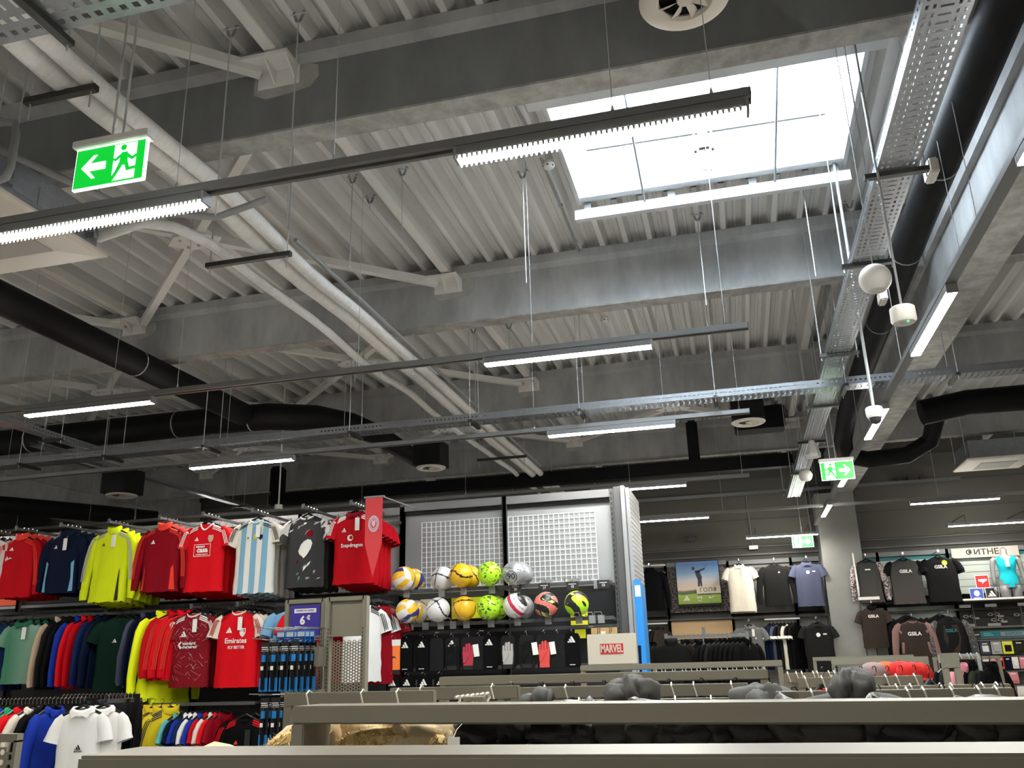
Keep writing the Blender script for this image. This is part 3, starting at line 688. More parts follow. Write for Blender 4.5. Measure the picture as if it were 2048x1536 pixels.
def garment_body(S, n=26, m=15):
    mb = MB(); vs = []
    zs = [0, -.008, -.02, -.035, -.05, -.065, -.085, -.12] + [-.12 - (S.H - .12) * (k + 1) / (m - 8) for k in range(m - 8)]
    for z in zs:
        for j in range(n):
            x, y = S.pt(2 * PI * j / n, z); vs.append((x, y, z + NZ))
    hem = len(zs) - 1
    for j in range(n):
        i = hem * n + j; v = vs[i]; vs[i] = (v[0], v[1], v[2] + .006 * math.sin(3 * j + S.seed))
    fs = [(i * n + j, i * n + (j + 1) % n, (i + 1) * n + (j + 1) % n, (i + 1) * n + j) for i in range(len(zs) - 1) for j in range(n)]
    return mb.add(vs, fs)
def sleeve(S, sx, kind):
    W = S.W; t = S.t
    if kind == 'short': pts = [(.36, -.055), (.45, -.09), (.52, -.145), (.565, -.20), (.59, -.235)]; rs = [.05, .062, .066, .066, .07]
    else:
        L = S.H / .66
        pts = [(.36, -.055), (.45, -.09), (.53, -.16), (.59, -.26 * L), (.63, -.38 * L), (.65, -.50 * L), (.655, -.60 * L), (.655, -.635 * L)]
        rs = [.05, .062, .064, .058, .053, .048, .043, .038]
    out = []
    for k, (x, z) in enumerate(pts):
        j = .006 * noise.noise((k * 1.7, S.seed, sx)) * (k > 1)
        out.append((sx * (x * W + j * 2), -.012 * k / len(pts) * 2 + j, z + NZ))
    return MB().tube(out, [r * (.85 + .3 * W) for r in rs], 12, cap=False, sx=.62 * t)
def neck(S, kind):
    mb = MB(); n = 20
    if kind == 'tee': prof = [(1.0, -.004), (1.04, .008), (.96, .012), (.9, .004)]; hs = 1
    elif kind == 'polo': prof = [(1.28, -.014), (1.12, .012), (.95, .028), (.9, .012)]
    elif kind == 'vee': prof = [(1.05, -.006), (1.06, .008), (.95, .010), (.9, .0)]
    else: prof = [(1.02, -.006), (1.10, .02), (1.08, .05), (1.0, .055), (.95, .02)]
    vs = []
    for r, h in prof:
        for j in range(n):
            a = 2 * PI * j / n; fr = max(0, -math.sin(a))
            dip = -.030 * fr ** 2 if kind in ('tee', 'polo', 'jacket') else -.06 * fr ** 3
            vs.append((.072 * r * math.cos(a) * (1 if kind != 'polo' else 1.1), .046 * r * math.sin(a) * S.t - .006, NZ + h + dip))
    mb.add(vs, [(i * n + j, i * n + (j + 1) % n, (i + 1) * n + (j + 1) % n, (i + 1) * n + j) for i in range(len(prof) - 1) for j in range(n)])
    if kind == 'polo':
        for sx in (-1, 1):
            mb.add([(sx * .012, -.054 * S.t - .008, NZ - .02), (sx * .085, -.042 * S.t, NZ + .004), (sx * .062, -.06 * S.t, NZ - .058), (sx * .012, -.062 * S.t - .006, NZ - .035)], [(0, 1, 2, 3)])
    return mb
HANG = None
def hanger_mesh():
    m = MB()
    m.tube([(.0, 0, -.05), (0, 0, -.02), (.018, 0, -.006), (.02, 0, .008), (.008, 0, .018), (-.008, 0, .016), (-.014, 0, .006)], .0022, 5)
    m.tube([(-.19, 0, NZ - .055), (-.1, 0, NZ - .012), (0, 0, -.05), (.1, 0, NZ - .012), (.19, 0, NZ - .055)], [.008, .012, .012, .012, .008], 6)
    return m
def decal(name, polys, m, parent, S, off=.004, cx=0, cz=0, s=1.0):
    mb = MB()
    for pl in polys:
        vs = [(cx + a * s, S.front(cx + a * s, cz + b * s) - off, cz + b * s + NZ) for a, b in pl]
        mb.add(vs, [tuple(range(len(vs)))])
    return mb.build(name, m, parent)
BAR3 = [[(-.5, -.3), (-.28, -.3), (-.38, -.12), (-.56, -.2)], [(-.22, -.3), (0.04, -.3), (-.2, .14), (-.38, .04)], [(.1, -.3), (.38, -.3), (-.02, .42), (-.2, .3)]]
SHIELD = [[(-.4, .5), (.4, .5), (.42, -.05), (.25, -.38), (0, -.58), (-.25, -.38), (-.42, -.05)]]
def disc(r=0.5, n=14): return [[(r * math.cos(2 * PI * k / n), r * math.sin(2 * PI * k / n)) for k in range(n)]]
def rect(w, h): return [[(-w / 2 + w * k / 4, -h / 2) for k in range(5)] + [(w / 2 - w * k / 4, h / 2) for k in range(5)]]
def text_on(s, size, m, parent, S, cx, cz, off=.005, bold=0.0, sx=1.0):
    me = text_mesh(s, size, 0.0, bold, sx); me.materials.clear(); me.materials.append(m)
    for v in me.vertices:
        x, z = v.co.x + cx, v.co.y + cz
        v.co = (x, S.front(x, z) - off, z + NZ)
    return put('lettering', me, parent)
def shoulder_stripes(S, parent, m, kind, nm='stripe', k3=3):
    ra = .85 + .3 * S.W; tt = S.t
    for sx in (-1, 1):
        for i in range(k3):
            d = .010 + .017 * i; mb = MB(); vs = []; w = .0048
            for x, z in ((.19, -.004), (.25, -.013), (.31, -.022), (.37, -.034), (.43, -.046)):
                for e in (-w, w):
                    zz = z - d + e; vs.append((sx * x * S.W, S.front(x * S.W, zz) - .005, zz + NZ))
            sl = [(.47, -.075), (.52, -.125), (.565, -.185), (.59, -.228)] if kind == 'short' else [(.47, -.08), (.54, -.15), (.60, -.26), (.64, -.38), (.655, -.50)]
            for x, z in sl:
                for e in (-w, w):
                    vs.append((sx * (x * S.W + .028 - d * .9 - e), -.040 * tt - .016, z + NZ + e * .5))
            n = len(vs) // 2
            mb.add(vs, [(2 * q, 2 * q + 1, 2 * q + 3, 2 * q + 2) for q in range(n - 1)])
            mb.build(nm, m, parent)
WHT = mat('print white', (0.75, 0.73, 0.68), 0.6)
BLK = mat('print black', (0.006, 0.006, 0.007), 0.6)
GREYP = mat('print grey', (0.35, 0.35, 0.34), 0.6)
HANGM = mat('hanger black', (0.006, 0.006, 0.006), 0.35, spec=.25)
TAGW = mat('price tag paper', (0.74, 0.73, 0.68), 0.6)
def garment(name, label, cat, loc, rz=0.0, W=.43, H=.64, sleeve_kind='short', collar='tee', col=None, scol=None, ccol=None, thick=1.0, seed=0.0, fold=.010, stripes=None, tagp=False, logo=None, group=None, hanger=True):
    t = thing(name, label, cat, loc, rz, group)
    S = Surf(W, H, thick, seed, fold)
    garment_body(S).build('body', col, t, smooth='all')
    for sx in (-1, 1): sleeve(S, sx, sleeve_kind).build('sleeve', scol or col, t, smooth='all')
    if collar: neck(S, collar).build('collar', ccol or scol or col, t, smooth='all')
    if hanger: hanger_mesh().build('hanger', HANGM, t)
    if stripes: shoulder_stripes(S, t, stripes, sleeve_kind)
    if logo:
        for mm, cx, cz, s, pl in logo: decal('logo', pl, mm, t, S, .005, cx, cz, s)
    if tagp:
        mb = MB().box(.03, .075, -.062 * thick - .012, -.062 * thick - .010, NZ - .17, NZ - .05); mb.build('price_tag', TAGW, t)
        MB().tube([(.05, -.02, NZ), (.052, -.062 * thick - .011, NZ - .05)], .001, 4).build('tag_string', TAGW, t)
    t['surf'] = 0
    del t['surf']
    return t, S
ORDN = ('first', 'second', 'third', 'fourth', 'fifth', 'sixth')
def behind(t, n, dy, dx, label, group=None, jit=.05, drop=0.0):
    """copies of a garment further back on the same arm"""
    if group: t['group'] = group
    out = []
    for k in range(1, n + 1):
        l = t.location
        out.append(dup(t, (l[0] + dx * k + random.uniform(-.008, .008), l[1] + dy * k, l[2] - drop * k), t.rotation_euler[2] + random.uniform(-jit, jit), (ORDN[k - 1] + ' ' if n > 1 else '') + label, group))
    return out
RED = cloth('red cloth', (0.46, 0.004, 0.010)); RED2 = cloth('bright red cloth', (0.62, 0.006, 0.012)); DRED = cloth('dark red cloth', (0.22, 0.003, 0.009))
CORAL = cloth('orange red cloth', (0.72, 0.05, 0.03)); NAVY = cloth('navy cloth', (0.004, 0.008, 0.026)); NAVY2 = cloth('dark blue cloth', (0.006, 0.018, 0.075)); ROYAL = cloth('royal blue cloth', (0.012, 0.035, 0.30))
NEON = cloth('neon yellow cloth', (0.62, 0.72, 0.012)); NEON2 = cloth('bright yellow cloth', (0.80, 0.88, 0.015)); YELLOW = cloth('yellow cloth', (0.68, 0.52, 0.02))
WHITEC = cloth('white cloth', (0.72, 0.71, 0.68)); IVORY = cloth('ivory cloth', (0.66, 0.60, 0.50)); PINKW = cloth('pinkish white cloth', (0.66, 0.55, 0.52)); BLACKC = cloth('black cloth', (0.0035, 0.0035, 0.004)); CHAR = cloth('charcoal cloth', (0.009, 0.009, 0.009))
DGREY = cloth('dark grey cloth', (0.012, 0.012, 0.0115)); GREY = cloth('grey cloth', (0.13, 0.13, 0.125)); GREEN1 = cloth('green cloth', (0.02, 0.12, 0.065)); PGREEN = cloth('pale green cloth', (0.12, 0.30, 0.18)); DGREEN = cloth('dark green cloth', (0.003, 0.018, 0.011)); LGREEN = cloth('light emerald cloth', (0.02, 0.30, 0.12))
SKY = cloth('light blue cloth', (0.17, 0.36, 0.55)); TEAL = cloth('teal cloth', (0.12, 0.45, 0.42)); BEIGE = cloth('beige cloth', (0.50, 0.38, 0.26)); BROWN = cloth('brown grey cloth', (0.036, 0.026, 0.021)); PINK = cloth('pink cloth', (0.62, 0.24, 0.27)); DPINK = cloth('dusty pink cloth', (0.22, 0.13, 0.12)); OLIVE = cloth('olive cloth', (0.02, 0.023, 0.014)); MINT = cloth('mint cloth', (0.40, 0.60, 0.58)); STEELB = cloth('slate blue cloth', (0.065, 0.072, 0.115))

# ------------------------------------------------------------------ jersey wall: fixture
GY = 8.3
def wall_bay(label, x0, x1, z_top, panel_m, panels, y=GY, group='tall wall display bays', slots=True, rails=(), beam=True, upm=None):
    t = thing('wall_display_bay', label, 'display unit', (x0, y, 0), group=group)
    w = x1 - x0; um = upm or FIXT
    for x in (0, w):
        o = MB().box(x - .022, x + .022, -.05, .03, 0, z_top).build('upright', um, t, bevel=.003)
        if slots:
            m = MB(); n = int(z_top / .05)
            for k in range(int(n * .35), n): m.box(x - .009, x - .001, -.0515, -.0495, k * .05, k * .05 + .028)
            q = m.build('slot_row', BLACK, t); q['kind'] = 'stuff'
    if beam: MB().box(.022, w - .022, -.045, .02, z_top - .08, z_top).build('top_beam', mat('fixture mid grey', (.15, .152, .153), .45), t, bevel=.003)
    for z0, z1, pm in panels: MB().box(.022, w - .022, .0, .02, z0, z1).build('back_panel', pm, t)
    for z, d in rails:
        MB().box(0, w, -d - .025, -d, z, z + .03).build('rail', FIXT, t)
        for x in (.03, w - .03): MB().box(x - .01, x + .01, -d, -.05, z, z + .03).build('rail_bracket', FIXT, t)
    MB().box(.022, w - .022, -.42, .0, .0, .1).build('plinth', FIXT, t)
    return t
JB = (-10.15, -8.98, -7.82, -6.67, -5.52, -4.39, -3.245)
DARKP = mat('dark back panel', (0.014, 0.014, 0.014), 0.7)
ORANGEP = mat('orange back panel', (0.55, 0.07, 0.02), 0.7)
NP = ('first', 'second', 'third', 'fourth', 'fifth', 'sixth')
for i in range(6):
    wall_bay('%s grey bay of the jersey wall counted from the left' % NP[i], JB[i], JB[i + 1], 3.13, None,
             [(2.35, 3.05, FIXTL if i > 2 else DARKP), (1.5, 2.3, DARKP), (.1, 1.48, DARKP)] if i != 1 else [(2.35, 3.05, ORANGEP), (.1, 2.3, DARKP)], rails=((2.22, .30), (2.95, .06)))
    MB().box(.022, JB[i + 1] - JB[i] - .022, -.02, .0, 2.31, 2.34).build('shelf_lip', FIXTL, [o for o in bpy.data.objects if o.name.startswith('wall_display_bay')][-1])
# ball bays
BX = (-3.245, -2.165, -1.09)
for i in range(2):
    w = BX[i + 1] - BX[i]
    t = wall_bay('grey ball display bay with white square grid, %s one' % ('left' if i == 0 else 'right, next to the end post'), BX[i] + .001 * i, BX[i + 1], 3.16, None, [(2.26, 3.08, FIXTL), (.1, 1.4, DARKP)],
                 rails=((2.235, .38), (1.925, .40), (1.865, .08), (1.53, .08)))
    gx0, gx1 = (.20, w - .022) if i == 0 else (.024, w - .18)
    gz0, gz1 = 2.31, 2.96
    nx, nz = (17, 13)
    GR = mat('white grid line', (0.72, 0.73, 0.72), 0.5)
    for k in range(nx + 1):
        if i == 0 and k == nx: continue
        x = gx0 + (gx1 - gx0) * k / nx; MB().box(x - .003, x + .003, -.006, -.0005, gz0, gz1).build('grid_bar', GR, t)
    for k in range(nz + 1):
        z = gz0 + (gz1 - gz0) * k / nz; MB().box(gx0, gx1, -.008, -.0065, z - .003, z + .003).build('grid_bar', GR, t)
    MB().box(.0, w, -.02, -.0, 3.04, 3.075).build('panel_lip', BLACK, t)
    MB().box(.022, w - .022, .0, .02, 1.45, 2.2).build('back_panel', mat('black void', (0.006, 0.006, 0.007), .9), t)
# end panel with white slatwall lines
t = thing('end_panel', 'tall grey end post and slatted side panel closing the ball display', 'panel', (-1.09, GY, 0))
MB().box(.024, .09, -.09, .05, 0, 3.17).build('post', FIXT, t, bevel=.004)
MB().box(.095, .135, -.12, .05, 0, 3.17).build('post', FIXTL, t, bevel=.004)
MB().box(.14, .175, -.1, .75, 0, 3.15).build('side_panel', FIXTL, t)
for k in range(18): MB().box(.1755, .178, -.09, .74, 2.3 + k * .045, 2.308 + k * .045).build('groove_line', WHITE, t)
BLUEP = mat('bright blue print', srgb(28, 130, 205), .45)
t = thing('blue_totem_sign', 'tall bright blue sign panel on the end of the ball display', 'sign', (-.89, 8.2, 1.2))
m = MB(); m.add([(x, y, z) for x in (0, .012) for y, z in ((.0, 0), (.0, 1.08), (.5, 1.04), (.5, 0))], [(0, 1, 2, 3), (7, 6, 5, 4), (0, 4, 5, 1), (1, 5, 6, 2), (2, 6, 7, 3), (3, 7, 4, 0)])
m.build('panel', BLUEP, t)
MB().box(-.04, .03, -.012, -.001, -.2, 1.08).build('front_edge', BLUEP, t)
MB().box(-.03, .02, -.014, -.0125, .93, 1.03).build('white_mark', WHITE, t)
m = MB(); m.add([(-.038, -.0145, .5), (-.01, -.0145, .5), (-.02, -.0145, .1), (.0, -.0145, -.19), (-.038, -.0145, -.19)], [(0, 1, 2, 3, 4)]); m.build('dark_figure', NAVY, t)

# faceout arms
def arm(label, x, z, y0=GY - .06, y1=7.52):
    t = thing('faceout_arm', label, 'hook arm', (x, y0, z), group='faceout arms of the jersey wall')
    MB().box(-.011, .011, y1 - y0, 0, -.012, .012).build('arm_bar', FIXT, t, bevel=.002)
    MB().box(-.016, .016, y1 - y0 - .012, y1 - y0, -.018, .03).build('end_stop', FIXT, t, bevel=.002)
    MB().box(-.03, .03, -.012, 0, -.03, .03).build('bracket', FIXT, t)
    for k in range(4): MB().lathe([(.006, 0), (.006, .012), (0, .016)], (0, y1 - y0 + .1 + .06 * k, .012), 6).build('ball_stop', CHROME, t)
def pt(px, py, Y): return None
# ------------------------------------------------------------------ jersey wall: top row
TY = 7.62
AZ = 3.065
tops = [(-7.62, 'pale tee'), (-7.27, 'red jacket'), (-6.72, 'navy jacket'), (-6.14, 'neon yellow jacket'), (-5.55, 'dark red jacket'), (-5.06, 'red sponsor jersey'), (-4.51, 'white and light blue jersey'), (-3.97, 'black and white jersey'), (-3.47, 'red polo jersey')]
for x, w in tops: arm('dark faceout arm holding the %s' % w, x, AZ)
GZ = AZ - .0
def topg(i, label, cat='jacket', **k):
    name = {'jacket': 'training_jacket', 'jersey': 'football_jersey', 'shirt': 'tee_shirt'}[cat]
    return garment(name, label, cat, (tops[i][0], TY, GZ), **k)
t, S = topg(0, 'pinkish white tee at the left edge of the top row', 'shirt', col=PINKW, W=.42, H=.55, seed=1.3)
behind(t, 2, .09, 0, 'pinkish white tee behind the one at the left edge', 'pinkish white tees')
t, S = topg(1, 'red training jacket at the front of the leftmost jackets', 'jacket', col=RED, scol=RED, ccol=CORAL, sleeve_kind='long', collar='jacket', W=.41, H=.62, seed=2, fold=.016, stripes=CORAL, logo=[(WHT, -.07, -.12, .05, BAR3)], tagp=False)
behind(t, 4, .10, 0.0, 'red training jacket behind the front red one', 'red training jackets')
t, S = topg(2, 'navy training top with light blue side inserts', 'jacket', col=NAVY, sleeve_kind='long', collar='jacket', W=.40, H=.60, seed=3.1, fold=.012, logo=[(WHT, -.07, -.13, .05, BAR3)], tagp=True)
for sx in (-1, 1): decal('side_insert', [[(sx * .135, -.30), (sx * .165, -.27), (sx * .17, -.40), (sx * .185, -.58), (sx * .14, -.585), (sx * .15, -.45)]], SKY, t, S, .006)
behind(t, 4, .10, 0, 'navy training top behind the front navy one', 'navy training tops')
t, S = topg(3, 'neon yellow training jacket with grey shoulder stripes', 'jacket', col=NEON, sleeve_kind='long', collar='jacket', W=.42, H=.71, seed=4.4, fold=.018, stripes=GREYP, logo=[(BLK, -.07, -.14, .045, BAR3)], tagp=True)
decal('side_insert', [[(.13, -.42), (.145, -.38), (.15, -.52), (.165, -.70), (.12, -.70)]], BLK, t, S, .006)
behind(t, 4, .10, 0, 'neon yellow jacket behind the front neon one', 'neon yellow jackets', drop=.012)
t, S = topg(4, 'dark red training jacket with orange collar', 'jacket', col=DRED, scol=DRED, ccol=CORAL, sleeve_kind='long', collar='jacket', W=.43, H=.64, seed=5.9, fold=.016, stripes=CORAL, logo=[(WHT, -.08, -.15, .055, BAR3)])
for sx in (-1, 1): decal('side_insert', [[(sx * .15, -.42), (sx * .165, -.38), (sx * .18, -.52), (sx * .19, -.62), (sx * .15, -.62)]], CORAL, t, S, .006)
decal('zip', [[(-.003, -.03), (.003, -.03), (.003, -.63), (-.003, -.63)]], BLK, t, S, .004)
behind(t, 4, .10, 0, 'dark red training jacket behind the front dark red one', 'dark red training jackets', drop=.01)
t, S = topg(5, 'red jersey with white sponsor box reading casa', 'jersey', col=RED2, ccol=WHT, collar='vee', W=.43, H=.66, seed=6.6, stripes=WHT, logo=[(WHT, -.075, -.15, .05, BAR3), (BEIGE, .075, -.15, .07, SHIELD)])
for a in ((-.085, .001, .17, .0045), (.085, .001, .17, .0045)): pass
decal('sponsor_frame', [[(-.10, -.2), (.085, -.2), (.085, -.205), (-.10, -.205)], [(-.10, -.315), (.085, -.315), (.085, -.32), (-.10, -.32)], [(-.10, -.2), (-.095, -.2), (-.095, -.32), (-.10, -.32)], [(.08, -.2), (.085, -.2), (.085, -.32), (.08, -.32)]], WHT, t, S, .006)
text_on('espaço', .035, WHT, t, S, -.03, -.222, .006, .001); text_on('casa', .07, WHT, t, S, -.005, -.258, .006, .003)
text_on('mediação imobiliária', .016, WHT, t, S, -.008, -.30, .006, .0006)
behind(t, 4, .10, 0, 'red jersey behind the sponsor jersey', 'red sponsor jerseys', drop=.01)
ARG = ramp_cloth('white cloth with light blue stripes', [(-.3, (.68, .66, .60)), (-.145, (.16, .36, .50)), (-.085, (.68, .66, .60)), (-.03, (.16, .36, .50)), (.035, (.68, .66, .60)), (.09, (.16, .36, .50)), (.15, (.68, .66, .60))])
t, S = topg(6, 'white jersey with light blue stripes and black shoulder stripes', 'jersey', col=ARG, scol=IVORY, ccol=MINT, W=.43, H=.70, seed=7.2, stripes=BLK, tagp=True, logo=[(YELLOW, .02, -.16, .05, disc()), (NAVY2, .075, -.17, .05, SHIELD), (BLK, -.06, -.17, .03, BAR3)])
for sx in (-1, 1): decal('sleeve_trim', [[(0, 0), (0, -.001), (.001, -.001)]], BLK, t, S)
behind(t, 4, .10, 0, 'white jersey behind the front striped white one', 'white striped jerseys', drop=.01)
ABS = blotch_cloth('black cloth with white brush print', [(0, (.012, .012, .013)), (.44, (.55, .53, .50)), (.56, (.012, .012, .013)), (.64, (.45, .43, .42)), (.68, (.35, .04, .07)), (.70, (.015, .015, .015))], 5, 1.6, (1, 1, .8))
ABS2 = ramp_cloth('black print cloth', [(-.3, (.006, .006, .007)), (.3, (.006, .006, .007))])
t, S = topg(7, 'black jersey with white swirls and a big white bar print', 'jersey', col=ABS2, scol=ABS, W=.42, H=.67, seed=8.8, logo=[(DRED, .055, -.165, .07, disc())])
decal('white_bar', [[(-.05, -.27), (-.02, -.24), (.02, -.22), (.055, -.23), (.07, -.26), (.055, -.31), (.02, -.37), (-.01, -.40), (-.03, -.38), (-.06, -.36), (-.075, -.33)]], WHT, t, S, .006, .02, 0)
rr = random.Random(5)
for k in range(22):
    a = rr.uniform(-.17, .17); z = rr.choice((rr.uniform(-.62, -.44), rr.uniform(-.2, -.04))); L = rr.uniform(.03, .08); an = rr.uniform(.2, 1.2); w = rr.uniform(.006, .013)
    dx, dz = L * math.cos(an), L * math.sin(an)
    if abs(a + dx) > .185 or z + dz > -.03: continue
    decal('brush_mark', [[(a, z), (a + dx * .5 + w, z + dz * .5), (a + dx, z + dz), (a + dx * .5 - w, z + dz * .5 + w)]], rr.choice((WHT, GREYP, WHT, DRED, PGREEN) if z < -.3 else (WHT, GREYP)), t, S, .005)
behind(t, 3, .10, 0, 'black printed jersey behind the front black one', 'black printed jerseys', drop=.008)
t, S = topg(8, 'red polo jersey with white chip maker lettering beside the pennant', 'jersey', col=RED, ccol=DRED, collar='polo', W=.42, H=.66, seed=9.5, stripes=WHT, tagp=True, logo=[(WHT, -.085, -.16, .055, BAR3), (WHT, -.02, -.235, .06, disc(.5, 16)), (RED, -.012, -.232, .035, disc(.5, 12))])
text_on('Snapdragon', .048, WHT, t, S, -.005, -.305, .006, .0012)
behind(t, 4, .10, 0, 'red polo jersey behind the front lettered one', 'red polo jerseys', drop=.01)
# pennant on its own bar
PEN = mat('pennant red', (0.62, 0.035, 0.04), .55)
t = thing('pennant', 'long red pointed pennant with a round white crest hanging over the red polo jersey', 'flag', (-3.17, 7.36, 3.07))
m = MB(); pts = [(-.085, 0), (.085, 0), (.083, -.42), (.0, -.72), (-.083, -.42)]
m.add([(x, y, z) for y in (0, .003) for x, z in pts], [(0, 1, 2, 3, 4), (9, 8, 7, 6, 5)] + [(i, 5 + i, 5 + (i + 1) % 5, (i + 1) % 5) for i in range(5)]); m.build('cloth', PEN, t)
MB().tube([(-.1, .002, .008), (.1, .002, .008)], .010, 8).build('top_bar', FIXTL, t)
MB().tube([(.08, .0, .008), (.08, GY - 7.36 - .05, .03)], .008, 8).build('holder_bar', FIXTL, t)
CRE = mat('crest pale', (.60, .50, .55), .6)
m = MB(); n = 20
for r0, r1 in ((.066, .058), (.042, .036)):
    m.add([(r * math.cos(2 * PI * k / n) * .8, -.002, -.24 + r * 1.15 * math.sin(2 * PI * k / n)) for r in (r0, r1) for k in range(n)], [(k, (k + 1) % n, n + (k + 1) % n, n + k) for k in range(n)])
m.build('crest_ring', CRE, t)
m = MB()
for k in range(22):
    a = 2 * PI * k / 22; c, s = math.cos(a), math.sin(a)
    m.box(c * .041 - .004, c * .041 + .004, -.0025, -.0015, -.24 + s * .058 - .006, -.24 + s * .058 + .006)
m.build('crest_lettering', CRE, t)
m = MB(); m.add([(x, -.0025, -.24 + z) for x, z in ((-.018, .03), (.018, .03), (.016, -.01), (0, -.032), (-.016, -.01))], [(0, 1, 2, 3, 4)]); m.build('crest_shield', CRE, t)

# ------------------------------------------------------------------ second row
R2Z, R2Y = 2.20, 7.85
def rod(label, x0, x1, y, z, m=FIXT, stands=True):
    t = thing('hang_rail', label, 'rail', ((x0 + x1) / 2, y, z), group='hanging rails')
    MB().bar(((x0 - x1) / 2, 0, 0), ((x1 - x0) / 2, 0, 0), .02, .03).build('bar', m, t)
    for x in ((x0 - x1) / 2 + .04, (x1 - x0) / 2 - .04): MB().box(x - .01, x + .01, 0, GY - y - .05, -.012, .012).build('bracket', m, t)
    return t
rod('dark hanging rail of the second row of the jersey wall', -9.0, -5.55, R2Y, R2Z - .022)
def g2(label, cat, x, rz, name=None, z=R2Z, y=R2Y, **k):
    nm = name or {'jacket': 'training_jacket', 'jersey': 'football_jersey', 'shirt': 'tee_shirt', 'polo': 'polo_shirt'}[cat]
    return garment(nm, label, cat, (x, y, z), rz, **k)
SIDE = math.radians(80)
t, S = g2('dark blue tee cut by the left edge in the second row', 'shirt', -7.56, .1, col=NAVY2, W=.44, H=.66, seed=1, y=7.72)
behind(t, 2, .08, .02, 'dark blue tee behind the one at the left edge', 'dark blue tees')
GRN = ramp_cloth('green cloth with pale sides', [(-.3, (.16, .30, .22)), (-.10, (.03, .17, .09)), (.12, (.16, .30, .22))], interp='LINEAR')
t, S = g2('green polo with pale side panels and paper tag', 'polo', -7.17, .15, col=GRN, ccol=GREEN1, collar='polo', W=.35, H=.60, seed=2.2, tagp=True, y=7.70)
behind(t, 3, .08, .02, 'green polo behind the tagged green polo', 'green polos')
for i, (x, c, lab, cat, sk) in enumerate(((-6.86, BLACKC, 'black jacket with beige shoulder, edge on, right of the green polo', 'jacket', 'long'), (-6.78, CHAR, 'charcoal jacket edge on between beige and black jackets', 'jacket', 'long'), (-6.70, BLACKC, 'plain black jacket edge on, left of the blue one', 'jacket', 'long'),
        (-6.62, ROYAL, 'blue jacket edge on, left of two red ones', 'jacket', 'long'), (-6.54, RED2, 'red jacket edge on next to the blue one', 'jacket', 'long'), (-6.46, RED, 'red jacket edge on next to the navy one', 'jacket', 'long'), (-6.37, NAVY2, 'navy blue jacket edge on right of the two red ones', 'jacket', 'long'), (-6.28, NAVY, 'dark navy jacket edge on left of the dark green tee', 'jacket', 'long'))):
    t, S = g2(lab, cat, x, SIDE, col=c, scol=BEIGE if i == 0 else None, W=.42, H=.66, seed=i * 1.7, sleeve_kind=sk, collar='jacket', thick=.75, group='edge on jackets of the second row')
t, S = g2('dark green tee with small white mark in the second row', 'shirt', -6.02, .35, col=DGREEN, W=.44, H=.70, seed=3, logo=[(WHT, -.03, -.22, .05, BAR3)], y=7.72)
behind(t, 2, .08, .03, 'dark green tee behind the marked one', 'dark green tees')
for i, x in enumerate((-5.84, -5.78, -5.72, -5.66)):
    t, S = g2('navy jacket edge on, %s of four left of the yellow jacket' % ('first', 'second', 'third', 'fourth')[i], 'jacket', x, SIDE, col=NAVY if i % 2 else STEELB if i == 0 else NAVY, W=.42, H=.66, seed=i + .5, sleeve_kind='long', collar='jacket', thick=.7, group='navy jackets of the second row')
t, S = g2('bright yellow jacket turned sideways beside the red jackets', 'jacket', -5.54, 1.2, col=NEON2, W=.42, H=.76, seed=4, sleeve_kind='long', collar='jacket', thick=1.1, fold=.02, y=7.70, z=R2Z)
behind(t, 1, .1, .08, 'bright yellow jacket behind the sideways yellow one', 'bright yellow jackets', drop=.06)
for i, (x, rz) in enumerate(((-5.40, 1.1), (-5.31, 1.0), (-5.23, .9))):
    t, S = g2('red hooded jacket, %s of three right of the yellow jacket' % ('first', 'second', 'third')[i], 'jacket', x, rz, col=RED if i == 0 else RED2, W=.42, H=.60, seed=i + 2.5, sleeve_kind='long', collar='jacket', stripes=CORAL, fold=.02, y=7.68 + .04 * i, group='red hooded jackets of the second row')
arm('dark arm of the second row holding the dark red patterned jersey', -5.13, R2Z - .02, y1=7.56); arm('dark arm of the second row holding the red and white jersey', -4.63, R2Z - .02, y1=7.56)
SCR = cloth('dark red cloth with fine print', (0.20, 0.008, 0.014))
t, S = g2('dark red patterned jersey with bank lettering', 'jersey', -5.13, .05, col=SCR, ccol=PINKW, W=.41, H=.67, seed=5.5, stripes=WHT, tagp=True, y=7.62, logo=[(WHT, -.06, -.19, .075, BAR3)])
rr = random.Random(3)
for k in range(100):
    a = rr.uniform(-.18, .17); z = rr.uniform(-.63, -.05); L = rr.uniform(.02, .06); an = rr.choice((.5, .9, 2.2, 2.6)); dx, dz = L * math.cos(an), L * math.sin(an)
    if abs(a + dx) > .19 or z + dz > -.03: continue
    decal('print_line', [[(a, z), (a + .003, z), (a + dx + .003, z + dz), (a + dx, z + dz)]], PINKW if k % 2 else PINK, t, S, .004)
decal('sponsor_emblem', [[(-.115, -.285), (-.085, -.25), (-.075, -.262), (-.095, -.285), (-.07, -.31), (-.085, -.325)]], WHT, t, S, .006)
text_on('standard', .038, WHT, t, S, .0, -.272, .006, .001); text_on('chartered', .038, WHT, t, S, .005, -.305, .006, .001)
behind(t, 3, .09, .0, 'dark red patterned jersey behind the lettered one', 'dark red patterned jerseys')
t, S = g2('red jersey with white sleeves and airline lettering', 'jersey', -4.63, .02, col=RED2, scol=IVORY, ccol=IVORY, W=.43, H=.68, seed=6.5, stripes=RED, tagp=True, y=7.60, logo=[(WHT, -.06, -.17, .07, BAR3), (WHT, .075, -.19, .075, SHIELD), (RED2, .075, -.187, .055, SHIELD)])
text_on('Emirates', .065, WHT, t, S, .01, -.265, .006, .0015); text_on('FLY BETTER', .036, WHT, t, S, .02, -.325, .006, .0012, .9)
behind(t, 5, .08, .0, 'red and white sleeved jersey behind the airline one', 'red and white sleeved jerseys')
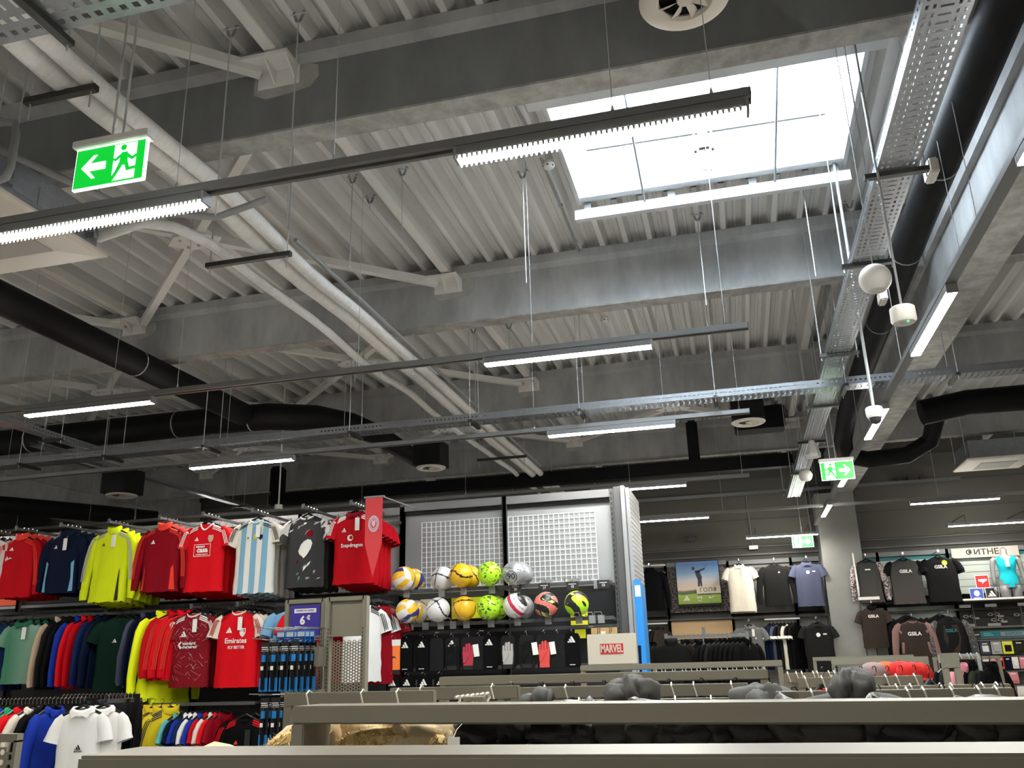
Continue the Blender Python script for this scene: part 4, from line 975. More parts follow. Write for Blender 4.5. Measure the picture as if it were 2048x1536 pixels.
t, S = g2('grey and black tee with light trim between the two patterned jerseys', 'shirt', -4.92, .5, col=CHAR, W=.40, H=.68, seed=3.3, y=7.9)
for x, c, w in ((-4.15, SKY, 'light blue jersey behind the price sign'), (-4.0, RED2, 'red jersey behind the price sign'), (-3.90, SKY, 'light blue jersey between the two grey towers'), (-3.82, DRED, 'dark red jersey between the two grey towers')):
    garment('football_jersey', w, 'jersey', (x, 7.75, R2Z), .7, col=c, W=.42, H=.68, seed=x, thick=.9)
t, S = g2('white jersey with black stripes right of the perforated tower', 'jersey', -3.37, .5, col=WHITEC, W=.36, H=.66, seed=1.1, stripes=BLK, y=7.62)
behind(t, 2, .09, .04, 'white jersey behind the black striped white one', 'white jerseys right of the tower')
t, S = g2('dark red jersey left of the shin guard packs', 'jersey', -3.23, .6, col=DRED, W=.38, H=.68, seed=2.1, stripes=DPINK, y=7.75)
rod('dark hanging rail behind the price sign towers', -4.35, -3.27, 7.78, R2Z - .022)
# shelf boxes glimpsed between rows
for x, z, c, w in ((-7.55, 2.22, CORAL, 'orange'), (-7.15, 2.235, NEON, 'neon yellow'), (-6.8, 2.235, NEON, 'small neon')):
    pass

# ------------------------------------------------------------------ third row and the near pole rack at left
R3Z = 1.36
rod('dark low rail under the red jerseys', -5.62, -4.42, 7.62, 1.295)
YG = dict(W=.40, H=.62, sleeve_kind='long', collar='jacket', thick=.85, stripes=BLK)
for i in range(4):
    t, S = g2('yellow track jacket, %s of the yellow row' % ('front one with shield badge', 'second', 'third', 'last')[i], 'jacket', -5.52 + .085 * i, .45 + .1 * i, z=1.33, y=7.5 + .02 * i, col=YELLOW, seed=i * 2.0, logo=[(RED2, .06, -.19, .075, SHIELD)] if i == 0 else None, group='yellow track jackets', **YG)
for i, (x, c, w) in enumerate(((-5.2, TEAL, 'teal'), (-5.14, NAVY, 'black'), (-5.09, ROYAL, 'blue with white collar'), (-5.04, NAVY2, 'navy with white collar'), (-4.99, WHITEC, 'white'), (-4.94, ROYAL, 'second blue'), (-4.88, RED, 'red with white stripe'), (-4.83, IVORY, 'white and red'), (-4.78, RED2, 'bright red'), (-4.73, DRED, 'dark red'))):
    t, S = g2('%s jersey edge on, left of the black striped jersey' % w, 'jersey', x, SIDE, z=1.28, y=7.62, col=c, ccol=WHITEC if 'collar' in w else None, W=.40, H=.62, seed=i * 1.3, thick=.7, collar='polo', group='edge on jerseys of the low row')
t, S = g2('black jersey with red shoulder stripes and dark tag in the low row', 'jersey', -4.46, .1, z=1.25, y=7.55, col=BLACKC, W=.43, H=.66, seed=8, stripes=RED2, logo=[(CORAL, -.06, -.2, .045, BAR3)])
MB().box(.03, .08, -.08, -.077, NZ - .24, NZ - .09).build('swing_tag', BLK, t)
behind(t, 2, .08, .05, 'red striped jersey behind the black one', 'black jerseys with red stripes')
# free standing pole rack, nearer the camera
t = thing('clothes_rack', 'black pole clothes rack at the lower left full of coloured shirts', 'clothes rack', (-5.4, 6.3, 0))
BM = mat('rack black', (.012, .012, .012), .35, .4)
for x in (.31, -1.0): MB().box(x - .015, x + .015, -.015, .015, 0, 1.41).build('post', BM, t)
MB().box(-1.6, .31, -.012, .012, 1.385, 1.41).build('top_rail', BM, t)
MB().box(-.3, .47, .3, .324, 1.40, 1.425).build('top_rail', BM, t); MB().box(.455, .485, .297, .327, 0, 1.425).build('post', BM, t)
MB().box(-1.0, .47, -.02, .02, 0.02, .06).build('base_bar', BM, t)
for k in range(43):
    x = -1.35 + k * .0375
    MB().tube([(x, -.014, 1.37), (x, -.016, 1.408), (x, 0, 1.42), (x, .016, 1.408), (x + .004, .012, 1.38)], .0035, 5).build('hanger_hook', CHROME, t)
for k in range(19):
    x = -.25 + k * .038
    MB().tube([(x, .297, 1.385), (x, .295, 1.423), (x, .312, 1.434), (x, .328, 1.423)], .0035, 5).build('hanger_hook', CHROME, t)
for i, (x, c, w) in enumerate(((-6.02, ROYAL, 'first royal blue'), (-5.94, ROYAL, 'second royal blue'), (-5.86, LGREEN, 'emerald green'), (-5.77, RED2, 'red'), (-5.67, IVORY, 'cream'), (-5.57, BLACKC, 'black'), (-5.47, ROYAL, 'third royal blue'))):
    garment('polo_shirt', '%s polo edge on on the black pole rack' % w, 'polo', (x, 6.3, 1.41), math.radians(86), W=.38, H=.70, sleeve_kind='long' if i in (4, 5, 6) else 'short', collar='polo', col=c, seed=i * 1.9, thick=.9, group='coloured polos on the pole rack')
for i, (x, rz) in enumerate(((-5.08, .30), (-4.97, .22))):
    t, S = garment('polo_shirt', 'white polo with black mark, %s on the pole rack' % ('left one' if i == 0 else 'right one behind the post'), 'polo', (x, 6.17 + .10 * i, 1.41), rz, W=.34, H=.72, collar='polo', col=WHITEC, seed=i + 3, thick=1.0)
    decal('logo', BAR3, BLK, t, S, .005, .02 if i == 0 else -.05, -.27, .05); text_on('adidas', .025, BLK, t, S, .02 if i == 0 else -.05, -.295, .005, .0006)
for i in range(7):
    x = -5.19 + i * .030
    t = thing('trousers', 'black trousers edge on at the right end of the pole rack, %s of seven' % ('first', 'second', 'third', 'fourth', 'fifth', 'sixth', 'last')[i], 'trousers', (x, 6.56, 1.41), 1.32, 'black trousers on the pole rack')
    MB().tube([(0, 0, -.02), (0, 0, -.0), (.015, 0, .01), (.0, 0, .02)], .002, 5).build('hook', CHROME, t)
    MB().box(-.17, .17, -.006, .006, -.05, -.02).build('clip_bar', CHROME, t)
    for sx in (-1, 1): MB().tube([(sx * .07, 0, -.05), (sx * .085, 0, -.3), (sx * .08, 0, -.7), (sx * .075, 0, -1.0)], [.09, .095, .075, .06], 10, sx=.35).build('leg', CHAR if i % 2 else BLACKC, t, smooth='all')
t = thing('shop_tag', 'grey swing tag on the black trousers of the pole rack', 'tag', (-5.02, 6.36, 1.2))
MB().box(-.03, .03, 0, .002, -.1, .04).build('card', FIXTL, t); MB().tube([(0, 0, .04), (0.0, 0.05, .11)], .001, 4).build('string', WHITE, t)

# ------------------------------------------------------------------ balls
def ball(label, c, r, mats, fn, seed=0, rot=(0, 0, 0), group='balls on the ball display'):
    me = bpy.data.meshes.new('ball'); bm = bmesh.new(); bmesh.ops.create_icosphere(bm, subdivisions=5, radius=1.0)
    M = Matrix.Rotation(rot[0], 3, 'X') @ Matrix.Rotation(rot[1], 3, 'Y') @ Matrix.Rotation(rot[2], 3, 'Z')
    for f in bm.faces:
        d = (M @ f.calc_center_median()).normalized(); f.material_index = fn(d, seed); f.smooth = True
    for v in bm.verts:
        v.co *= r * (1 - .012 * seam((M @ v.co).normalized()))
    bm.to_mesh(me); bm.free()
    for m in mats: me.materials.append(m)
    o = put('ball', me, None, c); return tag(o, label, 'ball', group)
def seam(d):
    a = sorted((abs(d.x), abs(d.y), abs(d.z))); e = a[2] - a[1]
    return max(0, 1 - e / .035)
def dom(d):
    a = (abs(d.x), abs(d.y), abs(d.z)); i = a.index(max(a)); return i, d[(i + 1) % 3] / a[i], d[(i + 2) % 3] / a[i], math.copysign(1, d[i])
def f_volley(d, s):
    i, u, v, sg = dom(d); u += .25 * v
    return (0 if u < -.33 else 1 if u < .33 else 2) if i != 2 else (1 if v < -.3 else 0 if v < .4 else 2)
def f_band(d, s):
    n = Vector((.25, .1, 1)).normalized(); n2 = Vector((1, .3, -.35)).normalized()
    a = abs(d.dot(n) - .12 - .10 * math.sin(3 * math.atan2(d.y, d.x))); b = abs(d.dot(n2) + .45)
    return 1 if a < .055 or b < .035 or (a < .13 and noise.noise(d * 5 + Vector((s, 0, 0))) > .25) else 0
def f_blotch(d, s):
    q = noise.noise(Vector((d.x * 4 + d.z * 2, d.y * 4, d.z * 7 + s))); w = noise.noise(d * 3.2 + Vector((9, s, 2)))
    return 1 if q > .22 and w > -.1 else (2 if abs(q - .18) < .02 else 0)
def f_silver(d, s): return 1 if abs(d.dot(Vector((.9, .1, .45)).normalized()) - .25) < .02 or abs(d.z - .45) < .012 else 0
def f_redband(d, s):
    a = d.dot(Vector((.85, -.2, .45)).normalized()); return 1 if .02 < a < .30 else 2 if (a > .78 or abs(a - .55) < .015) else 0
def f_swirl(d, s):
    a = math.sin(4.2 * d.x + 2.4 * math.sin(3.5 * d.z + s) + s); b = math.sin(5 * d.z + 2 * math.sin(3 * d.x) + 1)
    return 0 if a > .35 else 2 if a > .2 else 3 if (b > .8 and a < -.5) else 1
BW = mat('ball white', (.70, .69, .66), .35); BY_ = mat('ball yellow', (.80, .46, .015), .35); BB = mat('ball blue', (.03, .035, .20), .35); BK = mat('ball black', (.012, .012, .013), .35); BL = mat('ball lime', (.46, .80, .02), .35)
BG = mat('ball dark green', (.02, .10, .03), .35); BS = mat('ball silver', (.42, .43, .44), .3, .5); BR = mat('ball crimson', (.50, .02, .06), .35); BP = mat('ball coral pink', (.80, .16, .16), .35); BYL = mat('ball light yellow', (.80, .75, .2), .35)
ZU, ZL, YB1 = 2.368, 2.068, 7.80
BALLS = [
    ('white yellow and blue volleyball, upper row', (-3.04, YB1, ZU), [BW, BY_, BB], f_volley, 0, (.2, .5, .3)), ('white yellow and blue volleyball behind the upper volleyball', (-3.03, YB1 + .225, ZU), [BW, BY_, BB], f_volley, 0, (.5, .1, .9)),
    ('white ball with black band, upper row', (-2.69, YB1 + .1, ZU - .01), [BW, BK], f_band, 1, (0, .1, .1)),
    ('yellow ball with black band, upper row', (-2.475, YB1, ZU), [BY_, BK], f_band, 2, (0, -.1, .5)), ('yellow ball with black band behind the upper yellow one', (-2.465, YB1 + .225, ZU), [BY_, BK], f_band, 5, (1, 0, .5)),
    ('lime ball with dark green flecks, upper row', (-2.20, YB1, ZU), [BL, BG, BG], f_blotch, 3, (0, .3, 0)),
    ('silver ball with number 90, upper row', (-1.965, YB1, ZU - .01), [BS, BK], f_silver, 0, (0, .9, 0)), ('silver ball behind the silver ball with number 90', (-1.955, YB1 + .225, ZU + .0), [BS, BK], f_silver, 0, (0, .2, 1)),
    ('white yellow and blue volleyball, lower row', (-3.0, YB1, ZL), [BW, BY_, BB], f_volley, 0, (1.2, .3, .5)), ('white and yellow volleyball behind the lower volleyball', (-2.99, YB1 + .225, ZL), [BW, BY_, BB], f_volley, 0, (.2, 1.4, .2)),
    ('white ball with black band, lower row', (-2.70, YB1, ZL), [BW, BK], f_band, 4, (.4, -.5, .2)), ('yellow ball with black band, lower row', (-2.45, YB1, ZL), [BY_, BK], f_band, 6, (.3, .8, .3)),
    ('lime ball with dark green flecks, lower row', (-2.215, YB1, ZL), [BL, BG, BG], f_blotch, 8, (.3, .1, .8)), ('lime ball with flecks behind the lower lime one', (-2.20, YB1 + .225, ZL + .005), [BL, BG, BG], f_blotch, 10, (.3, 2, .8)),
    ('white ball with crimson band, lower row', (-1.965, YB1, ZL + .005), [BW, BR, BK], f_redband, 0, (0, .1, .0)), ('silver ball behind the crimson banded one', (-1.955, YB1 + .225, ZL), [BS, BK], f_silver, 0, (0, .2, 1)),
    ('coral pink and black swirled ball, lower row', (-1.68, YB1, ZL + .005), [BP, BK, BYL, BYL], f_swirl, 1.0, (.3, .2, .1)), ('lime and black swirled ball, lower row right end', (-1.40, YB1, ZL), [BL, BK, BL, BW], f_swirl, 3.3, (.9, .2, .4))]
for b in BALLS: ball(b[0], b[1], .110, b[2], b[3], b[4], b[5])
sv = [o for o in bpy.data.objects if o.get('label') == 'silver ball with number 90, upper row'][0]
me = text_mesh('90', .075, 0, .001); me.materials.clear(); me.materials.append(BK)
for v in me.vertices:
    x, z = v.co.x - .005, v.co.y - .035; v.co = (x, -math.sqrt(max(0, .1115 ** 2 - x * x - z * z)), z)
put('lettering', me, sv)
m = MB(); n = 26; vs = []
for r in (.052, .046):
    for k in range(n):
        x, z = r * math.cos(2 * PI * k / n) - .005, r * math.sin(2 * PI * k / n) - .035; vs.append((x, -math.sqrt(max(0, .1115 ** 2 - x * x - z * z)), z))
m.add(vs, [(k, (k + 1) % n, n + (k + 1) % n, n + k) for k in range(n)]); m.build('number_ring', BK, sv)
bays = {('left' if 'left one' in o['label'] else 'righ'): o for o in bpy.data.objects if o.get('label', '').startswith('grey ball display bay')}
def bay_of(x): return bays['left'] if x < -2.165 else bays['righ']
# prongs and price holders on the rails
for (x, z) in [(q[1][0], q[1][2] - .112) for q in BALLS if q[1][1] < 7.95] + [(-1.69, 2.255), (-1.45, 2.255), (-1.22, 2.255), (-2.85, 1.955), (-2.58, 1.955), (-1.28, 1.955), (-1.2, 1.955)]:
    b = bay_of(x); bx = b.location.x
    m = MB()
    for s in (-1, 1): m.tube([(x - bx + s * .035, -.16, z), (x - bx + s * .035, -.36, z + .004), (x - bx + s * .035, -.58, z + .0), (x - bx + s * .03, -.615, z + .028)], .003, 5)
    m.tube([(x - bx - .03, -.615, z + .028), (x - bx + .03, -.615, z + .028)], .003, 5)
    m.build('ball_prong', CHROME, b)
    MB().box(x - bx - .03, x - bx + .03, -.432, -.426, z - .06, z + .01).build('hook_plate', FIXTL, b)
CARD = mat('black price card', (.018, .018, .018), .4)
for k, (x, tx) in enumerate(((-1.97, '20'), (-1.70, '17'), (-1.44, '15'), (-1.16, '13'))):
    b = bay_of(x); bx = b.location.x
    MB().box(x - bx - .055, x - bx + .055, -.455, -.45, 2.195, 2.265).build('price_card', CARD, b)
    MB().box(x - bx - .035, x - bx + .035, -.457, -.4555, 2.24, 2.246).build('print_line', WHT, b)
    lettering(tx, .03, WHT, b, (x - bx, -.457, 2.22), bold=.001, ext=.0005)
    if k: MB().box(x - bx - .05, x - bx + .05, -.36, -.30, 2.255, 2.30).build('empty_cradle', FIXTL, b)
YP = mat('yellow box print', (.72, .70, .02), .5)
b = bays['left']; bx = b.location.x
MB().box(.52, .83, -.03, -.001, 2.0, 2.2).build('yellow_panel', YP, b); MB().box(.2, .38, -.03, -.001, 2.0, 2.2).build('white_panel', IVORY, b)
b = bays['righ']; MB().box(.62, .78, -.06, -.03, 1.9, 2.03).build('yellow_box', YP, b); MB().box(.66, .76, -.1, -.07, 1.78, 1.86).build('yellow_box', YP, b)

# ------------------------------------------------------------------ glove and shin guard packs
PLAS = mat('clear bag sheen', (.012, .012, .013), .15); REDG = mat('glove red', (.62, .06, .05), .4); CRIM = mat('glove crimson', (.42, .03, .06), .4); GRYG = mat('glove grey', (.38, .37, .34), .5); ORG = mat('sock orange', (.85, .20, .03), .5)
def glove_shape(w, h):
    m = MB(); y0, y1 = -.022, -.006
    pal = [(-.36, -.5), (.36, -.5), (.42, -.1), (.44, .12), (-.44, .12), (-.42, -.1)]
    m.prism([(a * w, b * h) for a, b in pal], y0, y1)
    for i, (fx, fh) in enumerate(((-.33, .36), (-.11, .48), (.11, .5), (.33, .42))):
        m.prism([((fx - .09) * w, .12 * h), ((fx + .09) * w, .12 * h), ((fx + .085) * w, (fh - .04) * h), ((fx + .04) * w, fh * h), ((fx - .04) * w, fh * h), ((fx - .085) * w, (fh - .04) * h)], y0, y1)
    m.prism([(-.40 * w, -.3 * h), (-.2 * w, -.32 * h), (.12 * w, -.02 * h), (.16 * w, .06 * h), (.08 * w, .08 * h), (-.3 * w, -.1 * h)], y0 - .012, y0 - .002)
    return m
def pack(label, px, z, kind, y=7.76, w=.12, h=.285, group='hanging packs on the ball display'):
    t = thing('hanging_pack', label, 'pack', (px, y, z), random.uniform(-.08, .08), group)
    if kind == 'sock':
        MB().box(-w / 2, w / 2, -.012, .0, -h * .95, -.05).build('sock', ORG, t, bevel=.005)
        MB().box(-w / 2 - .003, w / 2 + .003, -.014, .002, -.055, -.0).build('header_card', TAGW, t); MB().box(-w / 2, w / 2, -.013, .001, -h - .02, -h * .93).build('footer_card', BK, t)
        decalv = MB(); decalv.prism([(-.02, -.15), (.0, -.145), (.02, -.155), (.025, -.165), (.0, -.158), (-.012, -.17)], -.0145, -.0125); decalv.build('logo', BK, t)
    else:
        MB().prism([(-w * .5, -h), (w * .5, -h), (w * .56, -h * .9), (w * .56, -h * .12), (w * .42, -.0), (-w * .42, -.0), (-w * .56, -h * .12), (-w * .56, -h * .9)], -.006, .03).build('bag', PLAS if kind != 'guard' else BLACKC, t, bevel=.004)
    if kind in ('red', 'crimson', 'grey', 'black', 'case'):
        gm = {'red': REDG, 'crimson': CRIM, 'grey': GRYG, 'black': CHAR, 'case': CHAR}[kind]
        o = glove_shape(w * .95, h * .72).build('glove', gm, t, loc=(0, 0, -h * .55))
        MB().box(-w * .36, w * .36, -.026, -.004, -h * .98, -h * .86).build('cuff', BK if kind != 'red' else REDG, t)
    if kind in ('guard', 'case'):
        m = MB()
        for pl in BAR3: m.prism([(a * .075, -.055 + b_ * .075) for a, b_ in pl], -.0085, -.0065)
        m.build('logo', WHT, t)
        MB().box(-.03, .02, -.0085, -.0065, -h * .93, -h * .91).build('print_line', WHT, t)
    if kind in ('red', 'crimson', 'black'):
        m = MB().box(.0, .05, 0, .002, -.105, 0); m.build('white_tag', TAGW, t, loc=(w * .38, -.03, -.07), rot=(0, -.12, 0))
    MB().tube([(0, .02, 0), (0, .012, .022), (0, -.02, .03), (.012, -.06, .035), (.0, -.075, .02)], .0025, 5).build('hook', CHROME, t)
    return t
PK = [(-3.11, 'sock', 'orange socks pack at the left end'), (-3.0, 'guard', 'black shin guard pack beside the orange socks'), (-2.84, 'guard', 'black shin guard pack, second from the orange socks'), (-2.55, 'case', 'black glove case with zip and white mark'), (-2.40, 'crimson', 'crimson goalkeeper glove pack with white tag'), (-2.20, 'guard', 'narrow black shin guard pack right of the crimson gloves'),
      (-2.70, 'plain', 'plain black pack left of the zip glove case'), (-2.30, 'plain', 'plain black pack right of the crimson gloves'), (-1.58, 'plain', 'plain black pack right of the bright red gloves'), (-2.03, 'grey', 'grey and black goalkeeper glove pack'), (-1.86, 'black', 'black goalkeeper glove pack with white tag'), (-1.70, 'red', 'bright red goalkeeper glove pack with white tag'), (-1.45, 'guard', 'black shin guard pack near the board with red lettering')]
for x, k, l in PK: pack(l, x, 1.815, k)
for i, (x, w) in enumerate(((-3.12, 'first'), (-2.98, 'second'), (-2.82, 'third'), (-2.66, 'fourth'))): pack('black mask pack of the lowest row, %s from the left' % w, x, 1.49, 'guard', w=.12, h=.15)
for x in (-2.7, -2.28, -1.28):
    b = bay_of(x); MB().tube([(x - b.location.x, -.08, 1.84), (x - b.location.x, -.5, 1.845), (x - b.location.x + .02, -.53, 1.865), (x - b.location.x - .02, -.53, 1.865)], .003, 5).build('ball_prong', CHROME, b)
t = tag(MB().prism([(-.14, -.03), (.14, -.03), (.15, -.01), (.1, .03), (-.06, .045), (-.15, .0)], -.1, .1).build('folded_bag', CHAR, None, (-2.42, 8.1, 1.93), bevel=.008), 'folded dark bag lying on the bar above the gloves', 'bag')

# ------------------------------------------------------------------ merchandising towers
def perf_panel(w, h, p, r):
    m = MB(); nx, nz = int(w / p), int(h / p); ox, oz = -nx * p / 2, 0
    for i in range(nx):
        for k in range(nz - i % 2):
            cx, cz = ox + (i + .5) * p, oz + (k + .5 + .5 * (i % 2)) * p; q = p / 2
            sq = [(q, 0), (q, q), (0, q), (-q, q), (-q, 0), (-q, -q), (0, -q), (q, -q)]
            vs = [(cx + a, 0, cz + b) for a, b in sq] + [(cx + r * math.cos(j * PI / 4), 0, cz + r * math.sin(j * PI / 4)) for j in range(8)]
            m.add(vs, [(j, (j + 1) % 8, 8 + (j + 1) % 8, 8 + j) for j in range(8)])
    return m
PURP = mat('purple price print', srgb(52, 40, 140), .4)
def tower(label, x, y, w, ztop, sign):
    t = thing('display_tower', label, 'display stand', (x, y, 0))
    for s in (-1, 1):
        MB().box(s * w / 2 - .013, s * w / 2 + .013, -.02, .03, 0, ztop).build('post', RACK, t, bevel=.003)
        m = MB()
        for k in range(22): m.box(s * (w / 2 - .005) - .002, s * (w / 2 - .005) + .002, -.0208, -.0198, ztop - .6 + k * .02, ztop - .588 + k * .02)
        o = m.build('slot_row', BLACK, t); o['kind'] = 'stuff'
    MB().box(-w / 2, w / 2, -.02, .03, ztop - .025, ztop).build('top_bar', RACK, t, bevel=.003)
    zb = ztop - .20
    MB().box(-w / 2 + .013, w / 2 - .013, -.004, .008, zb, ztop - .025).build('header_panel', RACK, t)
    MB().box(-w / 2, w / 2, -.018, .028, zb - .012, zb).build('cross_bar', RACK, t)
    m = perf_panel(w - .028, .55, .0158, .0052); m.build('perforated_panel', RACK, t, loc=(0, .0, zb - .57))
    MB().box(-w / 2, w / 2, -.15, .15, 0, .04).build('foot', RACK, t)
    if sign:
        MB().box(-w / 2 + .022, w / 2 - .02, -.012, -.006, zb + .0, ztop - .032).build('price_sign', PURP, t)
        MB().box(-w / 2 + .045, w / 2 - .045, -.0135, -.0125, ztop - .075, ztop - .052).build('white_strip', WHT, t)
        lettering('ПОМПА ЗА ТОПКИ', .012, PURP, t, (0, -.0142, ztop - .0635), bold=.0004, ext=.0003)
        lettering('6', .062, WHT, t, (-.015, -.0135, ztop - .118), bold=.0025, ext=.0006); lettering('€', .032, WHT, t, (.022, -.0135, ztop - .103), bold=.0016, ext=.0006)
    return t
tower('grey display tower with purple price sign reading 6 euro', -2.38, 4.6, .225, 1.965, True)
tower('grey display tower with blank header and round perforations', -2.105, 4.55, .215, 1.965, False)
CBL = mat('pack blue', srgb(28, 120, 190), .35); CLEARB = mat('pale clear blister', (.30, .40, .55), .15)
def needle(label, x, y, z):
    t = thing('blister_pack', label, 'pack', (x, y, z), 0, 'small needle packs')
    MB().box(-.024, .024, 0, .003, -.062, 0).build('card', CBL, t); MB().box(-.026, .026, -.012, 0, -.064, -.002).build('blister', glass('clear blister', (.8, .88, .97), .15, .1), t, bevel=.004)
    MB().box(-.02, .02, -.002, -.0005, -.03, -.006).build('paper_insert', TAGW, t)
    MB().prism([(-.012, -.052), (.012, -.046), (.0, -.056)], -.0022, -.0006).build('logo', WHT, t)
for i, (x, w) in enumerate(((-2.40, 'left'), (-2.345, 'middle'), (-2.28, 'right'))):
    for k in range(3): needle('blue and clear needle pack, %s column, %s in depth' % (w, ('front', 'second', 'third')[k]), x + .012 * k, 4.36 + .03 * k, 1.785)
def pump(label, x, y, z):
    t = thing('pump_pack', label, 'pack', (x, y, z), random.uniform(-.05, .05), 'black and blue ball pump packs')
    MB().box(-.024, .024, .006, .009, -.25, 0).build('card', BK, t); MB().box(-.024, .024, .0045, .0058, -.25, -.18).build('card_foot', CBL, t)
    MB().tube([(0, -.004, -.24), (0, -.004, -.10)], .010, 8).build('pump_barrel', CHAR, t); MB().tube([(0, -.004, -.10), (0, -.004, -.065)], .0115, 8).build('pump_handle', CBL, t)
    MB().tube([(0, -.004, -.065), (0, -.004, -.045)], .005, 6).build('nozzle', CHROME, t)
    MB().box(-.02, .016, .004, .0058, -.028, -.024).box(-.018, .02, .004, .0058, -.038, -.034).box(-.02, .02, .004, .0058, -.046, -.044).build('print_line', WHT, t)
    MB().box(-.009, .007, -.016, -.0145, -.142, -.122).build('price_sticker', TAGW, t)
for i in range(4):
    for k in range(3 if i < 3 else 4):
        pump('ball pump pack, upper row, %s column, %s in depth' % (('first', 'second', 'third', 'last')[i], ('front', 'second', 'third', 'fourth')[k]), -2.475 + .058 * i + .016 * k, 4.33 + .035 * k, 1.73)
for i in range(2):
    for k in range(3): pump('ball pump pack, lower row, %s column, %s in depth' % (('left', 'right')[i], ('front', 'second', 'third')[k]), -2.46 + .064 * i + .016 * k, 4.33 + .035 * k, 1.45)
t = thing('pack_rail', 'chrome rail frame on the tower carrying pump packs', 'rail', (-2.36, 4.5, 1.6))
for z in (.20, .14, -.14):
    MB().tube([(-.16, -.22, z + .012), (-.16, .02, z), (.16, .06, z)], .003, 5).build('rail_wire', CHROME, t)
    for k in range(4 if z > -.1 else 2): MB().tube([(-.115 + .062 * k, -.2, z + .003), (-.06 + .062 * k, .05, z)], .0022, 5).build('prong', CHROME, t)
for z0, z1 in ((.0, .10), (-.16, -.12)): MB().box(.12, .15, -.06, .06, z0, z1).build('clamp', RACK, t)

# ------------------------------------------------------------------ foreground racks
def rail_frame(label, a, b, zt, h=.055, d=.12, posts=(True, True), pw=.034, under=None, name='rack_frame', feet=True):
    """a rack frame from point a to b (x, y of the front edge)"""
    L = math.hypot(b[0] - a[0], b[1] - a[1]); rz = math.atan2(b[1] - a[1], b[0] - a[0])
    t = thing(name, label, 'clothes rack', (a[0], a[1], 0), rz, 'taupe clothes racks')
    MB().box(0, L, 0, d, zt - h, zt).build('top_rail', RACK, t, bevel=.004)
    for k, x in enumerate((0, L - pw)):
        if posts[k]:
            MB().box(x, x + pw, 0.001, d - .001, 0, zt - h).build('post', RACK, t, bevel=.003)
            if feet: MB().box(x - .02, x + pw + .02, -.2, d + .2, 0, .04).build('foot', RACK, t)
    if under: MB().box(pw, L - pw, .01, d - .01, under, under + .04).build('lower_rail', RACK, t, bevel=.003)
    return t
rail_frame('wide taupe rack rail along the bottom edge, nearest the camera', (-.835, 1.012), (1.6, 1.0), 1.5, h=.07, d=.125, posts=(True, False))
rail_frame('taupe rack frame second from the camera with open left corner', (-1.19, 2.24), (1.5, 1.82), 1.5, h=.045, d=.13, posts=(True, False), pw=.04)
rail_frame('taupe rack frame in the middle distance below the board with red lettering', (-1.365, 3.95), (.085, 3.9), 1.538, h=.04, d=.05)
rail_frame('taupe rack frame carrying the board with red lettering', (-1.13, 6.3), (.235, 6.25), 1.555, h=.04, d=.05)
rail_frame('taupe rack with closed panel frame in front of the swimwear at right', (.78, 9.0), (1.62, 8.95), 1.533, h=.06, d=.05)
rail_frame('taupe rack edge behind the closed panel rack at right', (.70, 10.2), (1.7, 10.15), 1.545, h=.04, d=.05)
rail_frame('taupe slotted post rack right of the red caps', (1.58, 8.2), (1.72, 8.2), 1.56, h=.12, d=.04, pw=.05)
HOOKM = mat('pale hanger hook', (.62, .60, .52), .35)
def hook_rail(label, a, b, zt, n, h=.045, d=.035, skip=(), cat='rail', m=None, hm=None):
    L = math.hypot(b[0] - a[0], b[1] - a[1]); rz = math.atan2(b[1] - a[1], b[0] - a[0])
    t = thing('hook_rail', label, cat, (a[0], a[1], 0), rz, 'rack rails with hanger hooks')
    MB().box(0, L, 0, d, zt - h, zt).build('bar', m or RACK, t, bevel=.003)
    for x in (0.0, L - .03): MB().box(x, x + .03, .002, d - .002, 0, zt - h).build('post', m or RACK, t)
    for k in range(n):
        x = L * (k + .5 + .25 * math.sin(k * 2.7)) / n
        MB().tube([(x + .01, -.006, zt - .045), (x, -.008, zt - .004), (x - .002, d * .4, zt + .007), (x - .004, d + .006, zt - .002)], .003, 6).build('hanger_hook', hm or HOOKM, t)
    return t
hook_rail('taupe rail with three hooks left of the middle rack frame', (-1.60, 2.95), (-1.03, 2.92), 1.512, 3)
hook_rail('short taupe rail behind the three hook rail', (-1.30, 3.2), (-.8, 3.18), 1.515, 2)
hook_rail('taupe rail with eight pale hooks inside the middle rack frame', (-.98, 3.55), (.0, 3.5), 1.497, 8)
hook_rail('low taupe rail in front of the eight hook rail', (-1.12, 3.2), (.05, 3.15), 1.462, 5)
hook_rail('taupe rail with many pale hooks at right, upper one', (.19, 5.0), (.90, 4.97), 1.497, 18, h=.05)
hook_rail('taupe rail with hooks just under the many hook rail', (.22, 4.3), (.74, 4.28), 1.49, 8)
hook_rail('taupe rail with hooks at right, lower one above the second frame', (.09, 3.3), (.83, 3.26), 1.472, 10, h=.05)
hook_rail('taupe rail with hooks under the red caps', (.45, 3.9), (.98, 3.88), 1.462, 7, h=.06)
hook_rail('grey rail with hooks right of the slotted post', (1.75, 9.2), (2.1, 9.15), 1.545, 8, h=.025, m=FIXTL)
hook_rail('distant grey rail with tiny hooks below the dark jackets', (-.75, 7.6), (.15, 7.55), 1.525, 22, h=.02, d=.02)
